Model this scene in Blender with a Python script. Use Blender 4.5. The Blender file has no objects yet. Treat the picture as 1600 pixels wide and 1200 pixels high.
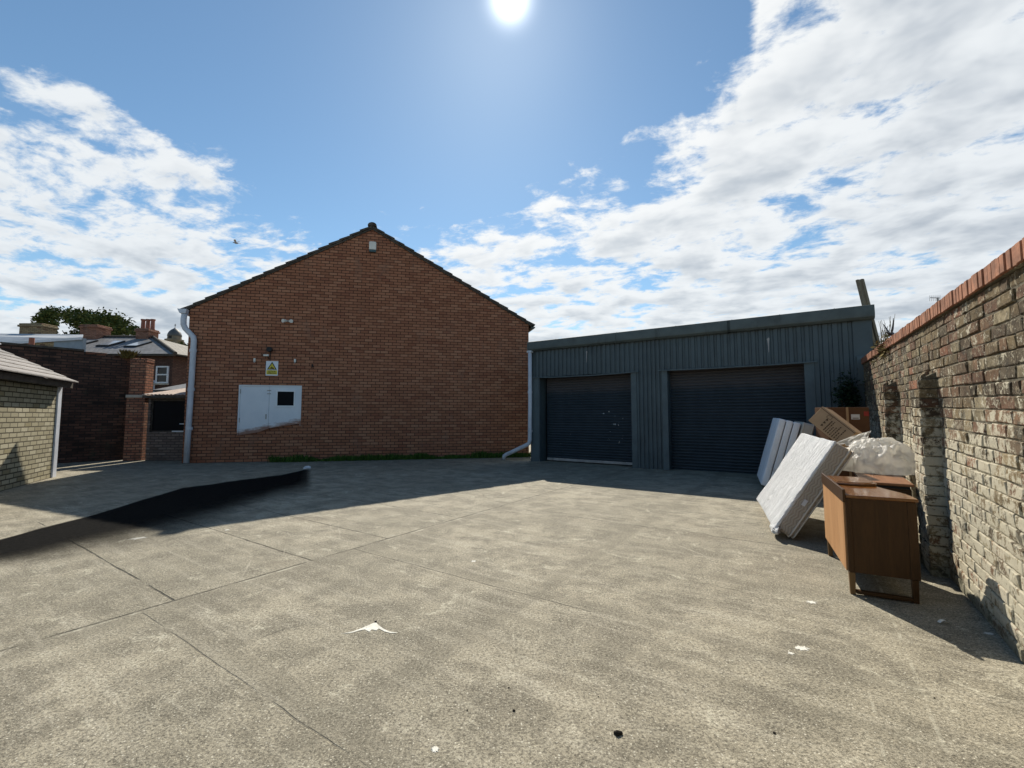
import bpy, bmesh, math, random
from mathutils import Vector, Matrix, noise as mnoise
random.seed(7)
R = math.radians
scn = bpy.context.scene
COL = scn.collection
# ------------------------------------------------------------------ camera, world, sun, exposure
FPX, CAMH, PITCH = 692.0, 1.5, math.atan(50/692.0)
cam = bpy.data.objects.new('camera', bpy.data.cameras.new('camera')); COL.objects.link(cam)
cam.location = (0, 0, CAMH); cam.rotation_euler = (R(90)+PITCH, 0, 0)
cam.data.sensor_fit = 'HORIZONTAL'; cam.data.sensor_width = 36; cam.data.lens = 36*FPX/1600
cam.data.clip_start = .05; cam.data.clip_end = 3000
scn.camera = cam
def ray(x, y):
    F = Vector((0, math.cos(PITCH), math.sin(PITCH))); U = Vector((0, -math.sin(PITCH), math.cos(PITCH)))
    return F + Vector((1,0,0))*((x-800)/FPX) + U*((600-y)/FPX)
def at(x, y, Y):                     # a point seen at photo pixel x,y standing Y metres ahead
    d = ray(x, y); return Vector((0,0,CAMH)) + d*(Y/d.y)
def gr(x, y, z=0.0):                 # the point of the level z seen there
    d = ray(x, y); return Vector((0,0,CAMH)) + d*((z-CAMH)/d.z)

SUN_EL, SUN_AZ = R(41.0), R(-3.5)    # azimuth clockwise from +Y
sd = Vector((math.sin(SUN_AZ)*math.cos(SUN_EL), math.cos(SUN_AZ)*math.cos(SUN_EL), math.sin(SUN_EL)))
sl = bpy.data.lights.new('sun', 'SUN'); sl.energy = 5.0; sl.angle = R(.5); sl.color = (1, .93, .80)
so = bpy.data.objects.new('sun', sl); COL.objects.link(so); so.rotation_euler = sd.to_track_quat('Z','Y').to_euler()
so.location = sd*60
scn.view_settings.view_transform = 'Standard'; scn.view_settings.look = 'None'
scn.view_settings.exposure = 0.38; scn.view_settings.gamma = 1.0

class NT:                            # small node-tree writer
    def __init__(s, tree): s.t = tree; s.t.nodes.clear()
    def n(s, typ, **kw):
        nd = s.t.nodes.new('ShaderNode'+typ)
        for k, v in kw.items():
            if k[0] == 'i' and k[1:].isdigit(): s.set(nd.inputs[int(k[1:])], v)
            elif k.startswith('I_'): s.set(nd.inputs[k[2:].replace('_',' ')], v)
            else: setattr(nd, k, v)
        return nd
    def set(s, inp, v):
        if hasattr(v, 'links') or hasattr(v, 'is_output'): s.t.links.new(v, inp)
        elif hasattr(v, 'outputs'): s.t.links.new(v.outputs[0], inp)
        else:
            if inp.type == 'RGBA' and len(v) == 3: v = (*v, 1)
            inp.default_value = v
    def m(s, op, a, b=0.0, c=0.0, clamp=False):
        nd = s.n('Math', operation=op, use_clamp=clamp, i0=a, i1=b)
        if op in ('MULTIPLY_ADD','SMOOTH_MIN','COMPARE'): s.set(nd.inputs[2], c)
        return nd.outputs[0]
    def v(s, op, a, b=(0,0,0)):
        nd = s.n('VectorMath', operation=op, i0=a, i1=b)
        return nd.outputs['Value'] if op in ('DOT_PRODUCT','LENGTH') else nd.outputs[0]
    def mix(s, f, a, b, blend='MIX'):
        nd = s.n('Mix', data_type='RGBA', blend_type=blend)
        s.set(nd.inputs[0], f); s.set(nd.inputs[6], a); s.set(nd.inputs[7], b); return nd.outputs[2]
    def rng(s, val, a, b, c=0.0, d=1.0, smooth=True):
        nd = s.n('MapRange', interpolation_type='SMOOTHSTEP' if smooth else 'LINEAR', i0=val, i1=a, i2=b, i3=c, i4=d); return nd.outputs[0]
    def noise(s, vec, scale, detail=4, rough=.55, dist=0.0):
        return s.n('TexNoise', I_Vector=vec, I_Scale=scale, I_Detail=detail, I_Roughness=rough, I_Distortion=dist)
    def scale(s, vec, sc): return s.v('MULTIPLY', vec, sc)
    def xyz(s, a, b, c=0.0): return s.n('CombineXYZ', i0=a, i1=b, i2=c).outputs[0]

w = bpy.data.worlds.new('World'); scn.world = w; w.use_nodes = True
W = NT(w.node_tree)
sky = W.n('TexSky', sky_type='NISHITA', sun_disc=False, sun_elevation=SUN_EL, sun_rotation=SUN_AZ, air_density=1.0, dust_density=.1, ozone_density=1.6)
gen = W.n('TexCoord').outputs['Generated']
sep = W.n('SeparateXYZ', i0=gen)
az = W.m('ARCTAN2', sep.outputs[0], sep.outputs[1]); el = W.m('ARCSINE', sep.outputs[2])
def azel(x, y):
    d = ray(x, y).normalized(); return (math.atan2(d.x, d.y), math.asin(d.z))
# the upper edge of the cloud field, by compass direction
fc = W.n('FloatCurve'); cu = fc.mapping.curves[0]
edge = [azel(*q) for q in ((-60,60),(60,120),(180,180),(300,275),(420,350),(560,385),(690,375),(770,335),(850,300),(930,290),(1010,245),(1085,180),(1120,90),(1165,20))]
pts = [(0,.02),(.12,.04),(.24,.10),(.30,.25)] + [((a+math.pi)/(2*math.pi), e/(math.pi/2)) for a, e in edge] + [(.60,.74),(.66,.70),(.74,.2),(.8,.04),(1,.02)]
pts.sort()
cu.points[0].location = pts[0]; cu.points[1].location = pts[-1]
for q in pts[1:-1]: cu.points.new(*q)
for q in cu.points: q.handle_type = 'VECTOR'
fc.mapping.update()
W.set(fc.inputs[1], W.m('MULTIPLY_ADD', az, 1/(2*math.pi), .5))
elb = W.m('MULTIPLY', fc.outputs[0], math.pi/2)
inv = W.m('DIVIDE', 1.0, W.m('ADD', W.m('MAXIMUM', sep.outputs[2], 0.0), .13))
pl = W.xyz(W.m('MULTIPLY', sep.outputs[0], inv), W.m('MULTIPLY', sep.outputs[1], inv))
rot = W.n('VectorRotate', rotation_type='Z_AXIS', I_Vector=pl, I_Angle=R(20)).outputs[0]
rot = W.scale(rot, (1.0, 1.18, 1))
wp = W.noise(rot, 2.2, 3)
pw = W.v('ADD', rot, W.scale(W.v('SUBTRACT', wp.outputs['Color'], (.5,.5,.5)), (.16,.16,0)))
n1 = W.noise(pw, 3.1, 12, .64).outputs[0]
nc = W.noise(W.scale(pw, (1,1.25,1)), 8.5, 6, .6).outputs[0]
n1 = W.m('ADD', n1, W.m('MULTIPLY', W.m('SUBTRACT', nc, .5), .34))
n1b = W.noise(W.v('ADD', pw, (.02,-.055,0)), 3.1, 4, .55).outputs[0]
n0 = W.noise(rot, .9, 2).outputs[0]
msk = W.m('MULTIPLY', W.m('SUBTRACT', elb, el), 1.35)
msk = W.m('MINIMUM', W.m('MAXIMUM', msk, -.25), W.rng(sep.outputs[0], .05, .5, .115, .17))
low = W.rng(el, .02, .30, .10, 0.0)
dens = W.m('ADD', W.m('ADD', n1, msk), W.m('ADD', low, W.m('MULTIPLY', W.m('SUBTRACT', n0, .5), .25)))
alpha = W.rng(dens, .49, .64)
thick = W.rng(W.m('ADD', dens, W.m('MULTIPLY', W.m('SUBTRACT', n1b, n1), .9)), .58, .90)
sunv = ray(797, -2).normalized()
ca = W.m('MAXIMUM', W.v('DOT_PRODUCT', gen, tuple(sunv)), 0.0)
near = W.m('POWER', ca, 6.0)
white = W.mix(near, (.80,.84,.87), (1.0,1.0,.98)); grey = W.mix(near, (.40,.46,.53), (.70,.74,.77))
grey = W.mix(W.rng(sep.outputs[0], .25, .75), grey, (.45,.50,.56))
ccol = W.mix(thick, white, grey)
SKYK = .085
bg_sky = W.scale(sky.outputs[0], (SKYK*1.15, SKYK*1.36, SKYK*1.36))
halo = W.m('ADD', W.m('MULTIPLY', W.m('POWER', ca, 2600.0), 1.7), W.m('MULTIPLY', W.m('POWER', ca, 130.0), .10))
halo = W.m('ADD', halo, W.m('MULTIPLY', W.m('POWER', ca, 14.0), .025))
hz = W.xyz(halo, halo, W.m('MULTIPLY', halo, .95))
col = W.v('ADD', W.mix(W.m('MULTIPLY', alpha, .96), bg_sky, ccol), hz)
BGS = .1; WK = .80
bg = W.n('Background', i0=W.scale(col, (WK/BGS,)*3), i1=BGS)
W.n('OutputWorld', i0=bg)
w.cycles.sampling_method = 'AUTOMATIC'

# ------------------------------------------------------------------ materials
def newmat(name):
    m = bpy.data.materials.new(name); m.use_nodes = True; return m, NT(m.node_tree)
def fin(T, color, rough=.7, bump=None, bs=.4, bd=.01, spec=.3, **kw):
    b = T.n('BsdfPrincipled', I_Base_Color=color, I_Roughness=rough)
    b.inputs['Specular IOR Level'].default_value = spec
    for k, v in kw.items(): T.set(b.inputs[k.replace('_',' ')], v)
    if bump is not None:
        T.set(b.inputs['Normal'], T.n('Bump', I_Strength=bs, I_Distance=bd, I_Height=bump).outputs[0])
    T.n('OutputMaterial', i0=b); return b
def obc(T): return T.n('TexCoord').outputs['Object']
def plain(name, c, rough=.6, var=.25, sc=3.0, fine=60.0, bs=.25, bd=.004, spec=.3, dirt=None, **kw):
    m, T = newmat(name); o = obc(T)
    n = T.noise(o, sc, 6, .6).outputs[0]; f = T.noise(o, fine, 3, .6).outputs[0]
    lo = tuple(x*(1-var) for x in c); hi = tuple(min(1, x*(1+var)) for x in c)
    cc = T.mix(T.rng(n, .3, .7), lo, hi); cc = T.mix(T.m('MULTIPLY', T.rng(f, .35, .75), var), cc, lo)
    if dirt: cc = T.mix(T.m('MULTIPLY', T.rng(T.noise(T.scale(o, (1,1,.35)), sc*1.7, 8, .65).outputs[0], .52, .72), .75), cc, dirt)
    fin(T, cc, T.m('MULTIPLY_ADD', n, .2, rough-.1), f, bs, bd, spec, **kw); return m
def brickmat(name, c1, c2, mortar, bw=.27, bh=.1, ms=.012, warp=.0, soot=None, sootlev=.5, bump=.8, dark=(.12,.05,.04), stain=None):
    m, T = newmat(name); o = obc(T); s = T.n('SeparateXYZ', i0=o)
    u = T.xyz(T.m('ADD', s.outputs[0], s.outputs[1]), s.outputs[2])
    if warp: u = T.v('ADD', u, T.scale(T.v('SUBTRACT', T.noise(u, 5, 3).outputs['Color'], (.5,.5,.5)), (warp, warp, 0)))
    br = T.n('TexBrick', I_Vector=u, I_Color1=(0,0,0), I_Color2=(1,1,1), I_Mortar=(.5,.5,.5), I_Scale=1.0, I_Mortar_Size=ms, I_Mortar_Smooth=.25, I_Bias=0.0, I_Brick_Width=bw, I_Row_Height=bh)
    br.offset = .5
    cell = T.m('MULTIPLY', br.outputs[0], 1.0)
    cr = T.n('ValToRGB', i0=cell); e = cr.color_ramp.elements
    e[0].color = (*dark, 1); e[0].position = 0; e[1].color = (*c2, 1); e[1].position = 1
    a = e.new(.16); a.color = (*[x*.82 for x in c1], 1); a = e.new(.55); a.color = (*c1, 1)
    f = T.noise(o, 38, 5, .65).outputs[0]; g = T.noise(o, 1.1, 5, .6).outputs[0]
    cc = T.mix(T.m('MULTIPLY', T.rng(f, .4, .75), .45), cr.outputs[0], tuple(x*.55 for x in c1))
    cc = T.mix(T.rng(g, .35, .7, 0, .35), cc, T.mix(.5, cc, c2))
    cc = T.mix(br.outputs[1], cc, T.mix(T.rng(f, .3, .7), mortar, tuple(x*.7 for x in mortar)))
    if soot: cc = T.mix(T.rng(T.noise(o, .9, 7, .65).outputs[0], sootlev-.12, sootlev+.12, .92, .15), cc, soot)
    if stain: cc = T.mix(T.rng(T.noise(T.scale(o,(1,1,.5)), 1.6, 6, .65).outputs[0], .56, .7, 0, .6), cc, stain)
    h = T.m('SUBTRACT', T.m('MULTIPLY', f, .45), br.outputs[1])
    fin(T, cc, .88, h, bump, .012, .2); return m
def woodmat(name, c, c2, axis=0, rough=.35, sc=1.0, spec=.5, coat=0.0, dull=None):
    m, T = newmat(name); o = obc(T)
    k = [14.0*sc]*3; k[axis] = 1.1*sc
    ov = T.scale(o, tuple(k)); n = T.noise(ov, 1.6, 6, .62, .8).outputs[0]; f = T.noise(T.scale(ov,(3,3,3)), 3.0, 3, .6).outputs[0]
    cc = T.mix(T.rng(n, .3, .7), c, c2); cc = T.mix(T.m('MULTIPLY', T.rng(f, .5, .7), .5), cc, tuple(x*.55 for x in c))
    if dull: cc = T.mix(T.rng(T.noise(o, 4, 5).outputs[0], .5, .75, 0, .6), cc, dull)
    b = fin(T, cc, T.m('MULTIPLY_ADD', n, .15, rough-.07), n, .12, .003, spec)
    b.inputs['Coat Weight'].default_value = coat; b.inputs['Coat Roughness'].default_value = .08
    return m

def ground_mat():
    m, T = newmat('weathered concrete'); o = obc(T)
    wob = T.scale(T.v('SUBTRACT', T.noise(o, 1.6, 4).outputs['Color'], (.5,.5,.5)), (.035,.035,0))
    ow = T.v('ADD', o, wob)
    u = T.v('DOT_PRODUCT', ow, (.829,-.559,0)); t = T.v('DOT_PRODUCT', ow, (.559,.829,0))
    ut = T.xyz(u, t)
    big = T.noise(o, .33, 5, .6).outputs[0]; mid = T.noise(o, 2.3, 9, .74).outputs[0]
    strk = T.noise(T.scale(ut, (.8, 7.0, 1)), 1.2, 9, .74).outputs[0]; strk2 = T.noise(T.scale(ut, (8.0, .7, 1)), 1.2, 9, .74).outputs[0]
    fine = T.noise(o, 58, 4, .8).outputs[0]; grit = T.noise(o, 105, 2, .8).outputs[0]
    vor = T.n('TexVoronoi', I_Vector=o, I_Scale=62.0); vd = T.rng(vor.outputs[0], .05, .38, 1, 0)
    base = T.mix(T.rng(mid, .40, .61), (.215,.190,.140), (.435,.387,.288))
    base = T.mix(T.rng(strk, .47, .66, 0, .6), base, (.56,.51,.40))
    base = T.mix(T.rng(strk2, .52, .68, 0, .28), base, (.52,.475,.37))
    base = T.mix(T.rng(big, .38, .60, .45, 0), base, (.21,.19,.14))
    base = T.mix(T.rng(T.noise(o, .55, 4, .6).outputs[0], .56, .68, 0, .35), base, (.20,.165,.115))
    base = T.mix(T.rng(T.noise(o, 2.6, 9, .78, 1.2).outputs[0], .55, .66, 0, .75), base, (.62,.575,.445))
    base = T.mix(T.rng(fine, .36, .60, .72, 0), base, (.05,.045,.036))
    base = T.mix(T.rng(grit, .54, .70, 0, .75), base, (.58,.535,.41))
    pick = T.n('SeparateXYZ', i0=vor.outputs['Color']).outputs[0]
    base = T.mix(T.m('MULTIPLY', vd, T.rng(pick, .74, .84, 0, .85)), base, (.70,.66,.54))
    base = T.mix(T.m('MULTIPLY', vd, T.rng(pick, .20, .12, 0, .8)), base, (.045,.042,.036))
    sc_ = T.noise(T.scale(T.n('VectorRotate', rotation_type='Z_AXIS', I_Vector=ow, I_Angle=R(68)).outputs[0], (.35, 14, 1)), 1.0, 6, .7).outputs[0]
    base = T.mix(T.m('MULTIPLY', T.rng(sc_, .60, .68), T.rng(T.noise(o, .6, 3).outputs[0], .5, .6, 0, .35)), base, (.62,.57,.46))
    gap = T.rng(T.noise(o, 2.3, 4).outputs[0], .36, .52)
    def line(c, p, wd): return T.rng(T.m('ABSOLUTE', T.m('SUBTRACT', c, p)), wd*.45, wd, 1, 0)
    def between(c, a, b): return T.m('MULTIPLY', T.m('GREATER_THAN', c, a), T.m('LESS_THAN', c, b))
    dk = []; lt = []; soft = []
    A = -4.36; B = .44
    dk.append(T.m('MULTIPLY', line(u, A, .014), gap)); lt.append(T.m('MULTIPLY', line(u, A+.03, .022), T.rng(T.noise(o, 1.9, 3).outputs[0], .5, .6)))
    soft.append(line(u, A+.10, .16)); soft.append(line(u, -2.0, .10))
    lt.append(T.m('MULTIPLY', line(u, B, .013), T.rng(T.noise(o, 2.9, 3).outputs[0], .4, .55, .25, .95)))
    lt.append(T.m('MULTIPLY', T.m('MULTIPLY', line(u, B-.24, .010), between(t, -2, 3.2)), T.rng(T.noise(o, 3.9, 3).outputs[0], .45, .6, 0, .7)))
    left = between(u, -9.2, A); midd = between(u, A, B)
    dk.append(T.m('MULTIPLY', line(t, 2.75, .013), left)); dk.append(T.m('MULTIPLY', T.m('MULTIPLY', line(t, 1.55, .012), left), gap))
    dk.append(T.m('MULTIPLY', T.m('MULTIPLY', line(t, 3.75, .012), left), gap)); dk.append(T.m('MULTIPLY', T.m('MULTIPLY', line(t, 5.1, .012), left), gap))
    lt.append(T.m('MULTIPLY', T.m('MULTIPLY', line(t, 2.05, .009), left), .3))
    dk.append(T.m('MULTIPLY', T.m('MULTIPLY', line(t, 3.25, .010), between(u, -4.36, -1.2)), T.m('MULTIPLY', gap, .7))); soft.append(T.m('MULTIPLY', line(t, 3.35, .10), midd)); soft.append(T.m('MULTIPLY', line(t, 2.85, .06), midd))
    dk.append(T.m('MULTIPLY', T.m('MULTIPLY', line(t, 1.32, .008), between(u, -4.3, -1.4)), T.m('MULTIPLY', gap, .4))); soft.append(T.m('MULTIPLY', line(t, 1.40, .12), between(u, -4.3, -1.0)))
    dk.append(T.m('MULTIPLY', T.m('MULTIPLY', line(t, 6.1, .014), midd), gap)); dk.append(T.m('MULTIPLY', line(u, A-4.85, .014), gap))
    # hairline cracks
    ce = T.n('TexVoronoi', feature='DISTANCE_TO_EDGE', I_Vector=T.v('ADD', o, T.scale(wp_(T, o), (.5,.5,0))), I_Scale=.42)
    dk.append(T.m('MULTIPLY', T.rng(ce.outputs[0], .0008, .0026, 1, 0), T.rng(T.noise(o, .8, 3).outputs[0], .56, .66, 0, .5)))
    def mx(L):
        r = L[0]
        for q in L[1:]: r = T.m('MAXIMUM', r, q)
        return r
    D, L_, S = mx(dk), mx(lt), mx(soft)
    base = T.mix(T.m('MULTIPLY', S, T.rng(mid, .35, .6, .08, .32)), base, (.15,.135,.10))
    base = T.mix(T.m('MULTIPLY', T.m('MULTIPLY', L_, T.rng(T.noise(o, 7, 5, .7).outputs[0], .40, .62)), .7), base, (.50,.47,.37))
    base = T.mix(T.m('MULTIPLY', D, T.rng(T.noise(o, 5, 5, .7).outputs[0], .34, .60, .12, .85)), base, (.03,.028,.022))
    h = T.m('ADD', T.m('MULTIPLY', fine, .7), T.m('SUBTRACT', T.m('MULTIPLY', grit, .5), T.m('MULTIPLY', D, 1.5)))
    fin(T, base, T.rng(fine, .3, .7, .95, .72), h, .75, .012, .25); return m
def wp_(T, o): return T.v('SUBTRACT', T.noise(o, 1.2, 5).outputs['Color'], (.5,.5,.5))

def oldbrick_mat():                  # real modelled bricks carry a colour each (attribute bc); lime and soot over them
    m, T = newmat('old stock brick'); o = obc(T)
    at_ = T.n('Attribute', attribute_name='bc', attribute_type='GEOMETRY')
    s = T.n('SeparateXYZ', i0=o)
    f = T.noise(o, 30, 6, .7).outputs[0]; g = T.noise(o, 95, 3, .7).outputs[0]
    p1 = T.noise(o, 11, 9, .78).outputs[0]; p2 = T.noise(T.v('ADD', o, (7,3,1)), 16, 8, .8).outputs[0]
    cc = T.mix(T.rng(p1, .46, .56, 0, .8), at_.outputs['Color'], T.scale(at_.outputs['Color'], (.36,.34,.33)))
    cc = T.mix(T.rng(p2, .53, .60, 0, .75), cc, (.40,.345,.245))
    lo = T.rng(s.outputs[2], 1.0, 1.9, .205, -.03)
    lime = T.noise(o, 1.5, 8, .72).outputs[0]
    lm = T.m('ADD', T.m('ADD', T.m('MULTIPLY', lime, .75), lo), T.m('MULTIPLY', T.m('SUBTRACT', p1, .5), 1.9))
    cc = T.mix(T.rng(lm, .45, .57, 0, .85), cc, (.62,.57,.44))
    cc = T.mix(T.rng(T.m('ADD', T.noise(o, 3.1, 7, .7).outputs[0], T.m('MULTIPLY', T.m('SUBTRACT', p2, .5), .5)), .57, .64, 0, .75), cc, (.04,.036,.028))
    cc = T.mix(T.rng(T.m('ADD', s.outputs[2], T.m('MULTIPLY', lime, .3)), .18, .34, .6, 0), cc, (.06,.065,.04))
    h = T.m('ADD', p1, T.m('MULTIPLY', g, .4))
    fin(T, cc, .93, h, 1.0, .022, .15); return m
def mortar_mat():
    m, T = newmat('crumbling lime mortar'); o = obc(T); s = T.n('SeparateXYZ', i0=o)
    f = T.noise(o, 22, 6, .7).outputs[0]; g = T.noise(o, 1.7, 5).outputs[0]
    cc = T.mix(T.rng(f, .35, .65), (.16,.14,.10), (.42,.38,.28))
    cc = T.mix(T.rng(T.m('ADD', g, T.rng(s.outputs[2], .9, 1.9, -.05, .12)), .46, .6, 0, .75), cc, (.075,.065,.05))
    fin(T, cc, .95, f, 1.0, .02, .1); return m
def shutter_mat(splash):
    m, T = newmat('navy roller shutter paint'); o = obc(T); s = T.n('SeparateXYZ', i0=o)
    n = T.noise(o, 2.4, 6, .6).outputs[0]
    cc = T.mix(T.rng(n, .3, .7), (.013,.022,.031), (.024,.035,.046))
    top = T.rng(T.m('ADD', s.outputs[2], T.m('MULTIPLY', n, .25)), 2.30, 2.55)
    cc = T.mix(T.m('MULTIPLY', top, .65), cc, (.085,.068,.064))
    cc = T.mix(T.rng(T.noise(T.scale(o,(3,1,12)), 2.0, 6, .7).outputs[0], .60, .72, 0, .3), cc, (.085,.095,.105))
    if splash:
        sp = T.noise(T.scale(o, (1,1,.55)), 11.0, 3, .6).outputs[0]
        rx = T.m('MULTIPLY', T.rng(s.outputs[0], 1.75, 2.25), T.rng(s.outputs[0], 2.75, 2.55, 1e-6, 1))
        rz = T.m('MULTIPLY', T.rng(s.outputs[2], .3, .7), T.rng(s.outputs[2], 1.95, 1.6))
        k = T.m('MULTIPLY', T.m('MULTIPLY', rx, rz), .1)
        cc = T.mix(T.rng(T.m('ADD', sp, k), .755, .775, 0, .9), cc, (.72,.72,.70))
    sp2 = T.noise(o, 17.0, 3, .6).outputs[0]
    cc = T.mix(T.rng(sp2, .735, .76, 0, .5), cc, (.4,.42,.43))
    fin(T, cc, T.m('MULTIPLY_ADD', n, .2, .42), T.noise(o, 5, 4).outputs[0], .25, .01, .4); return m
def quilt_mat():
    m, T = newmat('quilted beige ticking'); o = obc(T); s = T.n('SeparateXYZ', i0=o)
    zz = T.m('ADD', T.m('MULTIPLY', T.m('PINGPONG', T.m('MULTIPLY', s.outputs[2], 9.0), .5), .05), T.m('ADD', s.outputs[1], s.outputs[0]))
    wv = T.m('SINE', T.m('MULTIPLY', zz, 190.0))
    cc = T.mix(T.rng(wv, -1, -.2, 1, 0), (.44,.38,.31), (.33,.28,.225))
    fin(T, cc, .8, wv, .35, .006, .2); return m
def film_mat(name, c=(.80,.80,.79), tr=.0, st=(2.0,2.0,.8), bd=.09):
    m, T = newmat(name); o = obc(T)
    n = T.noise(T.scale(o, st), 3.0, 5, .55, 1.0).outputs[0]; f = T.noise(T.scale(o, st), 6, 5, .6, 1.5).outputs[0]
    rd = T.m('ADD', T.m('ABSOLUTE', T.m('SUBTRACT', n, .5)), T.m('MULTIPLY', T.m('ABSOLUTE', T.m('SUBTRACT', f, .5)), .5))
    cc = T.mix(T.rng(n, .35, .65), c, tuple(x*.86 for x in c))
    b = fin(T, cc, .28, rd, .9, bd, .5)
    if tr:
        out = [x for x in T.t.nodes if x.type == 'OUTPUT_MATERIAL'][0]
        tl = T.n('BsdfTranslucent', I_Color=cc); ms_ = T.n('MixShader', i0=tr, i1=b, i2=tl); T.set(out.inputs[0], ms_)
    return m
def roofmat(name, c, cw, ch):        # slates: rows along the slope (object y), width along x
    m, T = newmat(name); o = obc(T)
    br = T.n('TexBrick', I_Vector=o, I_Color1=(0,0,0), I_Color2=(1,1,1), I_Mortar=(0,0,0), I_Scale=1.0, I_Mortar_Size=.012, I_Mortar_Smooth=.1, I_Bias=0.0, I_Brick_Width=cw, I_Row_Height=ch)
    n = T.noise(o, 1.3, 6, .65).outputs[0]
    cc = T.mix(br.outputs[0], tuple(x*.75 for x in c), tuple(x*1.2 for x in c))
    cc = T.mix(T.rng(n, .45, .65, 0, .55), cc, tuple(x*1.45 for x in c)); cc = T.mix(br.outputs[1], cc, tuple(x*.35 for x in c))
    fin(T, cc, .7, T.m('SUBTRACT', T.m('MULTIPLY', n, .3), br.outputs[1]), .5, .02, .35); return m
def leafmat(name, c, c2):
    m, T = newmat(name)
    oi = T.n('Attribute', attribute_name='lc', attribute_type='GEOMETRY')
    cc = T.mix(oi.outputs['Fac'], c, c2)
    b = fin(T, cc, .8, spec=.05); b.inputs['Transmission Weight'].default_value = 0
    b.inputs['Subsurface Weight'].default_value = 0
    return m

def door_mat():
    m, T = newmat('grubby white door paint'); o = obc(T); q = T.n('SeparateXYZ', i0=o)
    n = T.noise(T.scale(o, (1.0,1.0,3.2)), 3.2, 8, .68).outputs[0]; f = T.noise(o, 2, 5).outputs[0]
    h = T.m('SUBTRACT', q.outputs[2], T.m('MULTIPLY_ADD', q.outputs[0], .20, .565))
    d_ = T.rng(T.m('ADD', h, T.m('MULTIPLY', T.m('SUBTRACT', n, .5), .45)), .03, .20, 1, 0)
    cc = T.mix(T.rng(f, .3, .7), (.70,.73,.77), (.77,.79,.82))
    cc = T.mix(T.m('MULTIPLY', d_, .95), cc, T.mix(T.rng(n, .4, .6), (.27,.13,.085), (.34,.17,.11)))
    st = T.noise(T.scale(o, (9,1,.5)), 2.0, 6, .7).outputs[0]
    cc = T.mix(T.rng(st, .58, .72, 0, .25), cc, (.42,.40,.38))
    fin(T, cc, .5, n, .1, .003, .35); return m
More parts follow.
